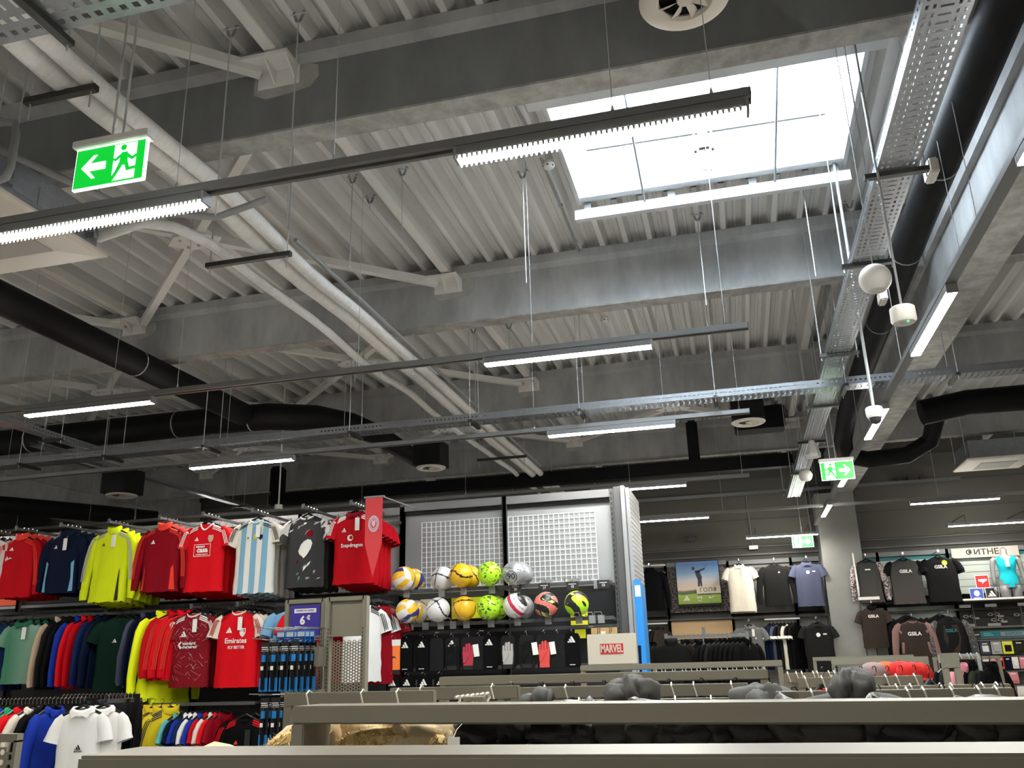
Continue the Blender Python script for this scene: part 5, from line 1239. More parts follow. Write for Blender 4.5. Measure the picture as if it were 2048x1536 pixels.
for x, y, z, w in ((-.80, 2.62, 1.47, 'left'), (.105, 2.7, 1.465, 'right')):
    t = thing('rail_end_loop', 'square taupe tube end on the %s of the hook rails' % w, 'rail end', (x, y, z), group='square tube ends')
    m = MB(); o, i = .03, .017
    m.add([(sx * q, yy, sz * q) for yy in (0, .05) for q in (o, i) for sx, sz in ((-1, -1), (1, -1), (1, 1), (-1, 1))], [(k, (k + 1) % 4, 4 + (k + 1) % 4, 4 + k) for k in range(4)] + [(k, 8 + k, 8 + (k + 1) % 4, (k + 1) % 4) for k in range(4)] + [(8 + k, 12 + k, 12 + (k + 1) % 4, 8 + (k + 1) % 4) for k in range(4)] + [(4 + k, 4 + (k + 1) % 4, 12 + (k + 1) % 4, 12 + k) for k in range(4)])
    m.build('tube_end', RACK, t, bevel=.002)
    MB().box(-.012, .012, .02, .05, -z, -.02).build('post', RACK, t)
# bunch of pale hangers
for i in range(7):
    t = thing('hanger', 'pale empty hanger, %s of the bunch on the low rail' % ('first', 'second', 'third', 'fourth', 'fifth', 'sixth', 'seventh')[i], 'hanger', (-.985 + i * .018, 3.05, 1.475 + .0015 * i), 1.2, 'pale hangers in a bunch')
    MB().tube([(-.18, 0, -.10), (-.09, 0, -.055), (0, 0, -.04), (.09, 0, -.055), (.18, 0, -.10)], .006, 6).build('arm', HOOKM, t)
    MB().tube([(0, 0, -.04), (0, 0, -.015), (.014, 0, -.002), (.004, 0, .012), (-.012, 0, .008)], .005, 6).build('hook', HOOKM, t)

# ------------------------------------------------------------------ puffer jackets between the racks
PUFF = mat('black puffer shell', (.020, .020, .018), .38, noise_amt=.2, noise_scale=6, bump=.5); PUFFG = mat('olive black puffer shell', (.045, .043, .032), .38, noise_amt=.2, noise_scale=6, bump=.5); HOODG = cloth('grey hood shell', (.105, .105, .10), bump=.25, noise_scale=9)
LILAC = cloth('lilac shell', (.40, .33, .42)); CREAMF = cloth('cream fleece', (.72, .58, .36)); FUR = mat('tan fur', (.85, .56, .24), .9, noise_amt=.55, noise_scale=60)
def lump(mb, c, rx, ry, rz, seed, crease=.18, n=18, m=12):
    vs = []
    for i in range(m + 1):
        a = PI * i / m
        for j in range(n):
            b = 2 * PI * j / n; d = Vector((math.sin(a) * math.cos(b), math.sin(a) * math.sin(b), math.cos(a)))
            k = 1 + crease * noise.noise(d * 1.7 + Vector((seed, seed * 2, 0))) - .10 * max(0, 1 - abs(math.sin(6 * d.z + seed + 2 * d.x)) * 4)
            vs.append((c[0] + d.x * rx * k, c[1] + d.y * ry * k, c[2] + d.z * rz * k))
    return mb.add(vs, [(i * n + j, i * n + (j + 1) % n, (i + 1) * n + (j + 1) % n, (i + 1) * n + j) for i in range(m) for j in range(n)])
def puffer(label, x, y, z, rz, m, seed, hood=True, fur=None, lining=None, W=.5, hs=1.0):
    t = thing('puffer_jacket', label, 'jacket', (x, y, z), rz, 'quilted jackets between the racks')
    b = MB()
    for k in range(6):
        lump(b, (0, 0, -.14 - .105 * k), W * (.40 + .03 * min(k, 3)), .085, .07, seed + k, .10)
    b.build('body', m, t, smooth='all')
    for s in (-1, 1):
        q = MB()
        for k in range(6): lump(q, (s * (W * .46 + .02 * k), -.02, -.17 - .095 * k), .07 - .003 * k, .065, .062, seed + k * 3 + s, .12, 12, 8)
        q.build('sleeve', m, t, smooth='all')
    if hood:
        h = MB(); lump(h, (0, .03, -.07), .135 * hs, .085, .062, seed + 9, .32); lump(h, (.06 * hs, -.05, -.065), .09 * hs, .05, .05, seed + 5, .35); lump(h, (-.07 * hs, -.04, -.07), .09 * hs, .05, .045, seed + 7, .35); lump(h, (-.01, -.06, -.06), .05 * hs, .05, .055, seed + 2, .5)
        h.build('hood', lining or m, t, smooth='all')
    MB().tube([(0, 0, -.06), (0, 0, -.03), (.008, 0, -.018), (-.004, 0, -.012)], .0025, 5).build('hanger_hook', HOOKM, t)
    if fur:
        f = MB(); rr = random.Random(seed)
        for k in range(900):
            u = rr.uniform(0, 1); a = PI * (.0 + 1.0 * u) * 1.9; r = .14
            p = Vector((r * math.cos(a), -.10 + .04 * math.sin(a * 1.7), -.09 + .035 * math.sin(a)))
            d = Vector((rr.uniform(-1, 1), rr.uniform(-1, .6), rr.uniform(-.5, 1))).normalized() * rr.uniform(.03, .055)
            e = d.cross(Vector((0, 0, 1))).normalized() * .004 if abs(d.z) < .99 * d.length else Vector((.004, 0, 0))
            q = p + d * .5 + Vector((rr.uniform(-.008, .008), 0, rr.uniform(-.008, .008))); f.add([p - e, p + e, q + e * .7, q - e * .7, p + d + Vector((0, 0, -.012))], [(0, 1, 2, 3), (3, 2, 4)])
        f.tube([(.14 * math.cos(PI * 1.9 * k / 18), -.10 + .04 * math.sin(PI * 1.9 * k / 18 * 1.7), -.09 + .035 * math.sin(PI * 1.9 * k / 18)) for k in range(19)], .024, 7)
        o = f.build('fur_trim', fur, t); o['kind'] = 'stuff'
    return t
puffer('lilac jacket with tan fur hood trim, left of two between the racks', -1.17, 2.47, 1.475, .25, LILAC, 1, fur=FUR, lining=CREAMF, W=.42)
puffer('lilac jacket with tan fur hood trim, right of two beside the black jackets', -.90, 2.43, 1.475, -.3, LILAC, 4, fur=FUR, lining=CREAMF, W=.42)
puffer('pale fur hooded jacket peeking left of the second rack post', -1.44, 2.35, 1.40, .4, LILAC, 9, fur=FUR, lining=CREAMF, W=.36)
for i, (x, m_) in enumerate(((-.62, PUFF), (-.43, PUFF), (-.25, PUFFG), (-.06, PUFF), (.12, PUFFG), (.30, PUFF), (.48, PUFFG), (.66, PUFF), (.84, PUFF))):
    puffer('dark quilted jacket between the two nearest racks, %s from the fur hoods' % ('first', 'second', 'third', 'fourth', 'fifth', 'sixth', 'seventh', 'eighth', 'ninth')[i], x, 2.49 - .156 * (x + 1.19), 1.50, random.uniform(-.5, .5), m_, i * 3 + 2)
t = thing('shop_tag', 'small cream tag on a string among the black jackets', 'tag', (-.64, 1.95, 1.447))
MB().box(-.014, .014, 0, .002, -.045, -.004).build('card', TAGW, t); MB().tube([(0, 0, -.004), (.001, 0.02, .01), (.004, .05, .02)], .001, 4).build('string', TAGW, t)
puffer('grey hooded jacket peeking above the second rack frame in the middle', -.37, 2.95, 1.55, .3, HOODG, 20, hs=.6)
puffer('grey hooded jacket peeking above the second rack frame at right', .31, 2.95, 1.555, -.25, HOODG, 26, hs=.42)
puffer('dark grey hood just showing between the two grey hooded jackets', .03, 2.95, 1.515, .8, HOODG, 31, W=.36, hs=.6)
t = thing('headphone_cap', 'grey knitted cap hanging on the low rail left of the grey hood', 'cap', (-.62, 2.75, 1.488))
b = MB(); lump(b, (0, 0, 0), .028, .05, .035, 3, .1); lump(b, (-.04, 0, -.012), .028, .045, .028, 5, .1); b.build('crown', HOODG, t, smooth='all'); MB().tube([(.028, -.03, -.03), (.032, -.01, .02), (.03, .03, .0)], .01, 8).build('brim', GREY, t, smooth='all')

# ------------------------------------------------------------------ board with red lettering, carton
REDB = mat('board red', srgb(190, 30, 36), .5); BOARD = mat('cream board', (.56, .52, .42), .55)
t = thing('brand_board', 'cream board with white letters on a red block standing on the middle rack', 'sign', (-.90, 6.32, 1.557))
MB().box(-.172, .172, -.012, .03, 0, .205).build('board', BOARD, t, bevel=.003)
MB().box(-.082, .082, -.0135, -.0122, .068, .138).build('red_block', REDB, t)
lettering('MARVEL', .072, BOARD, t, (0, -.0142, .102), bold=.0022, sx=.60, ext=.0006)
t = thing('carton', 'flat brown cardboard box with ties on top of the cream board', 'box', (-.95, 6.335, 1.763))
MB().box(-.09, .09, -.022, .03, 0, .042).build('box', mat('cardboard', (.50, .33, .14), .8, noise_amt=.1), t, bevel=.002)
for x in (-.045, .04): MB().tube([(x, -.024, .0), (x + .004, -.024, .04), (x + .012, -.0, .05), (x + .018, -.024, .04), (x + .014, -.024, .01)], .002, 5).build('tie', BK, t)
MB().box(-.02, .012, -.0235, -.0222, .0, .018).build('label_sticker', TAGW, t)

# ------------------------------------------------------------------ caps and small goods on the right racks
def cap(label, x, y, z, m, bm_, rz):
    t = thing('cap', label, 'cap', (x, y, z), rz, 'caps on the right racks')
    vs = []; n = 18
    b = MB(); b.lathe([(.062, 0), (.063, .022), (.056, .045), (.04, .062), (.02, .07), (0, .072)], (0, 0, 0), n); b.build('crown', m, t, smooth='all')
    p = [(-.06, -.015, .002), (-.05, -.062, -.008), (-.025, -.095, -.015), (0, -.104, -.018), (.025, -.095, -.015), (.05, -.062, -.008), (.06, -.015, .002)]
    b = MB(); b.add([(x_, y_, z_ + h) for h in (0, .004) for x_, y_, z_ in p] + [(.0, -.03, .008), (0, -.03, .012)], [(i, i + 1, 14) for i in range(6)] + [(7 + i + 1, 7 + i, 15) for i in range(6)] + [(i, 7 + i, 8 + i, i + 1) for i in range(6)]); b.build('brim', bm_, t, smooth='all')
    MB().lathe([(.006, .07), (.005, .075), (0, .076)], (0, 0, 0), 8).build('button', bm_, t)
    return t
REDC = cloth('cap red', (.50, .022, .018)); ORC = cloth('cap orange', (.62, .10, .03)); GRC = cloth('cap grey pink', (.24, .17, .165))
for i, (px, py, m_, b_, w) in enumerate(((1748, 1350, GRC, ORC, 'orange brim and grey crown, left'), (1772, 1348, ORC, GRC, 'orange crown and grey brim, right'), (1803, 1348, REDC, REDC, 'red, leftmost of three red'), (1822, 1350, REDC, REDC, 'red, middle of three red'), (1838, 1349, REDC, REDC, 'red, right of three red'))):
    pass
CP = [(0.581, 4.6, 1.475), (0.653, 4.7, 1.475), (0.702, 4.6, 1.476), (0.727, 4.5, 1.472), (0.78, 4.6, 1.468)]
for c, (m_, b_, w) in zip(CP, ((GRC, ORC, 'grey crown and orange brim, leftmost cap'), (ORC, GRC, 'orange crown and grey brim, second cap'), (REDC, REDC, 'red cap, first of three red ones'), (REDC, REDC, 'red cap, middle of three red ones'), (REDC, REDC, 'red cap, last of three red ones'))):
    cap('%s hanging over the hook rail' % w, c[0], c[1], c[2], m_, b_, random.uniform(-.6, .6))
t = thing('cap_stand', 'thin taupe stand holding the caps up', 'stand', (.93, 4.75, 0))
MB().box(-.27, .25, -.02, .0, 1.36, 1.40).build('bar', RACK, t); MB().box(-.02, .02, -.02, .0, 0, 1.36).build('post', RACK, t); MB().box(-.2, .2, -.2, .2, 0, .03).build('foot', RACK, t)
for i in range(9):
    px = .33 + i * .055; m_ = (REDC, ROYAL, PINKW, WHITEC, PINKW, STEELB, WHITEC, PINK, BLACKC)[i]
    garment('tee_shirt', 'small kids tee edge on among the hooks, %s of nine' % ('first', 'second', 'third', 'fourth', 'fifth', 'sixth', 'seventh', 'eighth', 'last')[i], 'shirt', (px, 4.32, 1.515), 1.0, W=.28, H=.4, col=m_, seed=i, thick=.8, group='small kids tees on the right racks')
for i, (px, m_) in enumerate(((.15, WHITEC), (.27, ROYAL), (.42, GREY), (.62, BLACKC), (.72, DRED), (.80, CORAL))):
    garment('tee_shirt', 'kids top below the lower right rail, %s from the left' % ('first', 'second', 'third', 'fourth', 'fifth', 'sixth')[i], 'shirt', (px, 3.29, 1.47), .9, W=.3, H=.42, col=m_, seed=i + 4, thick=.8, group='kids tops below the lower right rail')
# dark garments hanging on the middle rails
for i in range(8):
    garment('tee_shirt', 'dark top on the eight hook rail, %s from the left' % ('first', 'second', 'third', 'fourth', 'fifth', 'sixth', 'seventh', 'eighth')[i], 'shirt', (-.92 + i * .125, 3.54, 1.50), 1.2, W=.42, H=.66, col=(CHAR, BLACKC, DGREY)[i % 3], seed=i, thick=.8, group='dark tops on the eight hook rail')
# pink and olive garments at the right
t, S = garment('hoodie', 'pink hooded top hanging at the right below the wetsuits', 'hoodie', (1.92, 9.15, 1.50), .9, W=.44, H=.66, sleeve_kind='long', collar='jacket', col=PINK, seed=2)
for i, (x, c, w) in enumerate(((1.80, BLACKC, 'black top left of the pink hooded top'), (1.86, CHAR, 'charcoal top just left of the pink hooded top'), (2.05, BLACKC, 'black top with a white tag right of the pink one'), (2.13, OLIVE, 'olive jacket right of the pink hooded top'), (2.2, BLACKC, 'black jacket behind the olive one'))):
    garment('training_jacket', w, 'jacket', (x, 9.17 + .1 * (i > 1), 1.50), .85, W=.46, H=.7, sleeve_kind='long', collar='jacket', col=c, seed=i, tagp=(i == 2))
rail_frame('grey rail carrying the olive jacket at right', (1.72, 9.3), (2.3, 9.28), 1.52, h=.03, d=.03)
# dark jacket rack in the distance
t = thing('clothes_rack', 'grey clothes rack full of dark jackets in front of the golf display', 'clothes rack', (-.45, 11.0, 0))
for x in (-.45, .0, .5): MB().box(x - .02, x + .02, -.02, .02, 0, 1.92 if x == 0 else 1.86).build('post', FIXTL, t)
MB().box(-.45, .5, -.015, .015, 1.80, 1.835).build('top_rail', FIXTL, t); MB().box(-.5, .55, -.25, .25, 0, .05).build('base', FIXTL, t)
for k in range(26): MB().tube([(-.4 + k * .034, -.018, 1.80), (-.4 + k * .034, 0, 1.845), (-.4 + k * .034, .018, 1.81)], .003, 5).build('hanger_hook', CHROME, t)
t, S = garment('training_jacket', 'charcoal zip jacket with pale chest badge facing front on the grey rack', 'jacket', (-.83, 10.8, 1.83), .1, W=.48, H=.7, sleeve_kind='long', collar='jacket', col=DGREY, seed=4, logo=[(GREYP, .09, -.24, .035, rect(1, 1))])
decal('zip', [[(-.003, -.03), (.003, -.03), (.003, -.68), (-.003, -.68)]], BK, t, S, .004)
for i in range(9):
    garment('training_jacket', 'dark jacket edge on right of the rack post, %s from the post' % ('first', 'second', 'third', 'fourth', 'fifth', 'sixth', 'seventh', 'eighth', 'ninth')[i], 'jacket', (-.40 + i * .055, 11.0, 1.82), .95, W=.46, H=.68, sleeve_kind='long', collar='jacket', col=DGREY if i == 2 else BLACKC, seed=i, thick=.8, group='dark jackets on the grey rack')
for i in range(4):
    garment('training_jacket', 'dark printed jacket edge on left of the rack post, %s of four' % ('first', 'second', 'third', 'fourth')[i], 'jacket', (-.68 + i * .055, 11.02, 1.82), .9, W=.44, H=.66, sleeve_kind='long', collar='jacket', col=(CHAR, BLACKC, BROWN, BLACKC)[i], seed=i + 20, thick=.8, group='dark jackets on the grey rack')
# grey perforated bin edge at the bottom left
t = thing('perforated_panel_stand', 'grey perforated panel corner at the bottom left edge', 'display stand', (-2.42, 2.5, 0))
m = perf_panel(.24, .5, .03, .009); m.build('perforated_panel', RACK, t, loc=(0, 0, .90)); MB().box(-.13, .13, -.006, .02, 1.395, 1.42).build('top_edge', RACK, t); MB().box(.118, .13, -.006, .02, 0, 1.40).build('side_edge', RACK, t)

# ------------------------------------------------------------------ golf and swim displays on the back wall
WY = 16.78
DKP = mat('golf dark panel', (.045, .045, .042), .8); LTP = mat('golf light panel', (.20, .195, .175), .7); WARMLITP = mat('warm beige panel', (.62, .42, .22), .7); MINTP = mat('pale green slatwall', (.36, .40, .36), .6); TEALP = mat('teal strip', srgb(20, 110, 115), .5)  # warm spot lighting is put into the beige panel colour
HERR = blotch_cloth('woven grey brown panel', [(0, (.045, .04, .036)), (.5, (.20, .17, .15))], 26, .0, (1, 1, 1.6), .8)
U = DARKMETAL
gy = dict(y=WY, group='back wall display bays', upm=U)
wall_bay('dark golf bay left of the golf poster', -2.6, -1.28, 3.27, None, [(2.3, 3.2, DKP), (.1, 2.25, DKP)], rails=((2.2, .3), (3.08, .1)), **gy)
wall_bay('woven golf bay behind the golf poster', -1.28, -.14, 3.27, None, [(2.36, 3.2, HERR), (1.2, 2.2, WARMLITP)], rails=((2.22, .06), (1.85, .1)), **gy)
wall_bay('golf bay holding the white polo and black sweater', -.14, .98, 3.25, None, [(2.3, 3.16, LTP), (.1, 2.25, LTP)], rails=((2.2, .1), (3.07, .1)), **gy)
wall_bay('narrow golf bay holding the blue polo beside the column', .98, 1.49, 3.25, None, [(2.3, 3.16, DKP), (.1, 2.25, LTP)], rails=((2.2, .1), (3.07, .1)), **gy)
def sw(label, x0, x1, **k):
    t = wall_bay(label, x0, x1, 3.25, None, [(2.48, 3.1, MINTP), (3.1, 3.16, TEALP), (1.5, 2.3, MINTP)], rails=((2.36, .06), (2.2, .1)), y=16.72, group='back wall display bays', upm=U, **k)
    for z in (2.60, 2.72, 2.84, 2.96): MB().box(.024, x1 - x0 - .024, -.002, -.0005, z - .004, z + .004).build('slat_groove', FIXT, t)
    return t
sw('swim bay beside the column', 2.2, 2.46); sw('swim bay with two black rash tops', 2.46, 3.6); sw('swim bay with the fitness sign and mannequin', 3.6, 4.85); sw('swim bay past the right edge', 4.85, 6.0)
t = thing('white_side_panel', 'thin upright white panel beside the column', 'panel', (2.0, 16.2, 0))
m = MB(); m.add([(x, y, z) for x in (-.012, .012) for y, z in ((.05, 2.47), (.05, 3.22), (.02, 3.22), (-.05, 2.6), (-.02, 2.5))], [(0, 1, 2, 3, 4), (9, 8, 7, 6, 5)] + [(i, 5 + i, 5 + (i + 1) % 5, (i + 1) % 5) for i in range(5)]); m.build('panel', WHITE, t)
MB().box(-.02, .32, -.02, .03, 2.42, 2.47).build('shelf', WHITE, t); MB().box(-.012, .012, .02, .05, 0, 2.47).build('upright', DARKMETAL, t)
# golf poster
def sky_mat():
    m = bpy.data.materials.new('poster print'); m.use_nodes = True; nt = m.node_tree; b = nt.nodes['Principled BSDF']; b.inputs['Roughness'].default_value = .4
    tc = nt.nodes.new('ShaderNodeTexCoord'); sp = nt.nodes.new('ShaderNodeSeparateXYZ'); nt.links.new(tc.outputs['Object'], sp.inputs[0])
    mr = nt.nodes.new('ShaderNodeMapRange'); mr.inputs[1].default_value = 0; mr.inputs[2].default_value = .76; nt.links.new(sp.outputs[2], mr.inputs[0])
    n = nt.nodes.new('ShaderNodeTexNoise'); n.inputs['Scale'].default_value = 4; nt.links.new(tc.outputs['Object'], n.inputs[0])
    ad = nt.nodes.new('ShaderNodeMath'); ad.operation = 'MULTIPLY_ADD'; ad.inputs[1].default_value = .12; nt.links.new(n.outputs[0], ad.inputs[0]); nt.links.new(mr.outputs[0], ad.inputs[2])
    cr = nt.nodes.new('ShaderNodeValToRGB'); e = cr.color_ramp.elements
    e[0].position = 0; e[0].color = (*srgb(110, 145, 30), 1); e[1].position = 1; e[1].color = (*srgb(45, 95, 150), 1)
    for p, c in ((.27, (150, 175, 50)), (.30, (60, 85, 40)), (.36, (90, 100, 70)), (.40, (225, 190, 165)), (.6, (185, 185, 190)), (.8, (100, 140, 175))): q = e.new(p); q.color = (*srgb(*c), 1)
    nt.links.new(ad.outputs[0], cr.inputs[0]); nt.links.new(cr.outputs[0], b.inputs['Base Color']); return m
t = thing('golf_poster', 'framed golf poster with a swinging golfer in front of sky and grass', 'poster', (-1.08, 16.62, 2.50))
MB().box(0, .77, 0, .04, 0, .76).build('canvas', sky_mat(), t); MB().box(-.012, .782, .005, .045, -.04, .775).build('frame', BLACK, t)
GM = mat('golfer dark', (.03, .03, .04), .6)
m = MB()
for pl in ([(.34, .60), (.42, .58), (.46, .48), (.45, .42), (.38, .43), (.35, .52)], [(.38, .43), (.45, .42), (.455, .30), (.425, .30), (.42, .37), (.405, .30), (.375, .30)], [(.35, .58), (.40, .56), (.53, .61), (.52, .64), (.40, .60)]): m.prism([(a, b) for a, b in pl], -.003, -.001)
m.add([(.315 + .03 * math.cos(k * PI / 6), -.002, .635 + .034 * math.sin(k * PI / 6)) for k in range(12)], [tuple(range(12))]); m.tube([(.52, -.002, .63), (.56, -.002, .69)], .003, 5); m.build('golfer', GM, t)
for cx, pls, sc in ((.16, BAR3, .13),): 
    m = MB()
    for pl in pls: m.prism([(cx + a * sc, .10 + b * sc) for a, b in pl], -.003, -.001)
    m.build('logo', WHT, t)
m = MB(); m.box(.34, .36, -.003, -.001, .08, .14).box(.41, .43, -.003, -.001, .08, .14).box(.355, .415, -.003, -.001, .10, .12).box(.35, .42, -.003, -.001, .045, .055); m.build('logo', WHT, t)
m = MB(); m.prism([(.55, .11), (.575, .085), (.68, .135), (.59, .105), (.565, .115), (.56, .135)], -.003, -.001); m.build('logo', WHT, t)
t = thing('golf_sign', 'cream sign with gold letters fixed across the golf poster', 'sign', (-.52, 16.56, 2.735))
MB().box(-.215, .215, 0, .02, -.065, .065).build('board', IVORY, t); lettering('ГОЛФ', .10, mat('gold letter', srgb(125, 105, 45), .5), t, (.0, -.002, 0), bold=.0015, sx=1.1)
# garments of the golf wall
def gw(label, cat, c, rz=0, arm_=True, **k):
    nm = {'polo': 'polo_shirt', 'sweater': 'sweater', 'shirt': 'tee_shirt', 'wetsuit': 'wetsuit', 'shorts': 'shorts'}[cat]
    t = garment(nm, label, cat, c, rz, **k)
    if arm_: 
        a = thing('wall_hook', 'dark hook holding the ' + ' '.join(label.split()[:5]), 'hook arm', (c[0], c[1], c[2]), group='hooks of the back wall displays')
        MB().tube([(0, -.05, .02), (0, .0, .012), (0, 16.7 - c[1], .012)], .008, 6).build('arm_bar', DARKMETAL, a); MB().lathe([(0, -.02), (.02, -.02), (.02, .02), (0, .02)], (0, -.05, .02), 8).build('end_cap', CHROME, a)
    return t
gw('black sweater on the dark golf bay', 'sweater', (-1.54, 16.35, 3.20), col=BLACKC, W=.46, H=.72, sleeve_kind='long', collar='jacket', seed=1)
t, S = gw('white polo with striped sleeves right of the golf poster', 'polo', (.06, 16.35, 3.20), col=IVORY, W=.46, H=.80, collar='polo', seed=2, tagp=True)
for s in (-1, 1):
    for k in range(3): MB().tube([(s * (.235 + .0), -.02, NZ - .15 - .018 * k), (s * .30, -.025, NZ - .17 - .018 * k)], .003, 5).build('sleeve_stripe', BK, t)
behind(t, 1, .1, .01, 'white polo behind the striped sleeve one', 'white polos', drop=.02)
gw('charcoal sweater with small white mark on the golf wall', 'sweater', (.67, 16.35, 3.18), col=DGREY, W=.46, H=.70, sleeve_kind='long', collar='tee', seed=3, logo=[(WHT, .07, -.13, .04, BAR3)])
gw('slate blue polo with round paper tag beside the column', 'polo', (1.22, 16.30, 3.18), col=STEELB, W=.46, H=.74, collar='polo', seed=4, logo=[(TAGW, .0, -.16, .06, disc()), (WHT, .10, -.15, .05, rect(1, .35))])
gw('grey polo with white tag in the lower golf row', 'polo', (.13, 16.2, 2.14), col=GREY, W=.46, H=.72, collar='polo', seed=5, tagp=True, logo=[(WHT, .09, -.2, .04, BAR3)])
gw('dark grey polo with round tag in the lower golf row', 'polo', (1.25, 16.2, 2.14), col=DGREY, W=.48, H=.78, collar='polo', seed=6, logo=[(TAGW, .0, -.18, .07, disc()), (WHT, .11, -.17, .06, rect(1, .35))])
for i, (x, c, w) in enumerate(((-1.86, CHAR, 'first charcoal'), (-1.80, DGREY, 'second dark'), (-1.74, NAVY, 'third navy'), (-1.66, MINT, 'fourth mint'), (-1.60, MINT, 'fifth mint'), (-1.53, BROWN, 'sixth dark'), (-1.47, DGREY, 'seventh dark'), (-1.41, BROWN, 'eighth dark'))):
    garment('polo_shirt', '%s polo edge on under the black sweater' % w, 'polo', (x, 16.45, 2.15), 1.0, W=.44, H=.72, col=c, seed=i, thick=.8, group='edge on polos under the black sweater')
for i, (x, c, w) in enumerate(((.48, NAVY, 'first navy'), (.545, NAVY, 'second navy'), (.61, STEELB, 'third blue'), (.67, BLACKC, 'fourth black'), (.73, CHAR, 'fifth charcoal'), (.79, IVORY, 'sixth cream'), (.85, BLACKC, 'seventh black'), (.91, BLACKC, 'eighth black'))):
    t, S = garment('polo_shirt', '%s polo edge on between grey and dark grey polos' % w, 'polo', (x, 16.45, 2.15), 1.0, W=.44, H=.74, col=c, seed=i + 3, thick=.8, group='edge on polos between the grey polos')
    m = MB().tube([(-.255, -.02, NZ - .20), (-.265, -.022, NZ - .245)], .066, 10, cap=False, sx=.62); m.build('sleeve_trim', WHT, t)
for (x, z, w) in ((-1.6, 2.17, 'under the black sweater'), (.7, 2.17, 'between the grey polos'), (-1.55, 3.21, 'above the black sweater')):
    t = thing('hang_rail', 'pale rail ' + w, 'rail', (x, 16.45, z), group='hanging rails of the golf wall')
    MB().box(-.3, .3, -.012, .012, -.012, .012).build('bar', WHITE, t)
    for s in (-.28, .28): MB().box(s - .01, s + .01, 0, .3, -.01, .01).build('bracket', DARKMETAL, t)
# swim wall garments
FADE = ramp_cloth('black to brown cloth', [(-.85, (.036, .027, .022)), (-.40, (.018, .015, .013)), (-.18, (.004, .004, .004)), (0.1, (.004, .004, .004))], axis=2, lo=-.9, hi=.2, interp='LINEAR')
CAMO = blotch_cloth('camouflage sleeve', [(0, (.03, .03, .03)), (.5, (.14, .13, .12)), (.58, (.02, .02, .02))], 14, 1.0)
FLO = blotch_cloth('pink black floral sleeve', [(0, (.02, .02, .02)), (.5, (.45, .36, .36)), (.6, (.02, .02, .02))], 12, 2.0)
def lettered(t, S, s, size, cz, m=WHT, cx=0): text_on(s, size, m, t, S, cx, cz, .006, .002)
t, S = gw('brown and black long rash top with floral sleeve beside the white panel', 'shirt', (2.20, 16.25, 3.16), col=FADE, scol=FLO, ccol=BLACKC, W=.42, H=.70, collar='tee', seed=1, sleeve_kind='long', logo=[(WHT, .0, -.15, .09, rect(1, .22))])
t, S = gw('black fading to brown rash top with white lettering', 'shirt', (2.80, 16.25, 3.15), col=FADE, scol=BLACKC, ccol=BLACKC, W=.52, H=.74, seed=2); lettered(t, S, 'GSILA', .075, -.20)
t, S = gw('black rash top with yellow round badge', 'shirt', (3.36, 16.25, 3.16), col=CHAR, scol=BLACKC, ccol=BLACKC, W=.52, H=.74, seed=3, logo=[(YP, .07, -.10, .085, disc())]); lettered(t, S, 'GSILA', .075, -.165)
behind(t, 1, .1, .03, 'black rash top behind the badge one', 'black rash tops', drop=.03)
t, S = gw('brown short sleeved rash top with white lettering in the lower row', 'shirt', (2.17, 16.2, 2.36), col=BROWN, W=.42, H=.64, seed=4, collar='jacket', ccol=BLACKC); lettered(t, S, 'GSILA', .065, -.13)
t, S = gw('brown wetsuit with dusty pink sleeves and white lettering', 'wetsuit', (2.72, 15.9, 2.12), col=BROWN, scol=DPINK, ccol=DPINK, W=.50, H=.80, sleeve_kind='long', collar='tee', seed=5); lettered(t, S, 'GSILA', .08, -.20)
decal('raglan_panel', [[(s * .19, -.045), (s * .08, -.012), (s * .20, -.20), (s * .232, -.15)] for s in (-1, 1)], DPINK, t, S, .004); decal('side_panel', [[(s * .21, -.33), (s * .17, -.33), (s * .19, -.5), (s * .225, -.5)] for s in (-1, 1)], DPINK, t, S, .004)
t, S = gw('dark wetsuit with camouflage shoulders and teal lettering', 'wetsuit', (3.28, 15.9, 2.14), col=CHAR, scol=CAMO, ccol=BLACKC, W=.50, H=.80, sleeve_kind='long', collar='tee', seed=6); lettered(t, S, 'GSILA', .07, -.19, TEALP)
decal('chest_panel', [[(-.11, -.10), (.11, -.10), (.13, -.3), (.07, -.55), (0, -.6), (-.07, -.55), (-.13, -.3)]], BROWN, t, S, .003)
for x, w in ((2.70, 'pink sleeved'), (3.22, 'camouflage')): gw('black wetsuit hanging behind the %s one' % w, 'wetsuit', (x, 16.2, 2.20), col=BLACKC, W=.5, H=.8, sleeve_kind='long', seed=x, arm_=False)
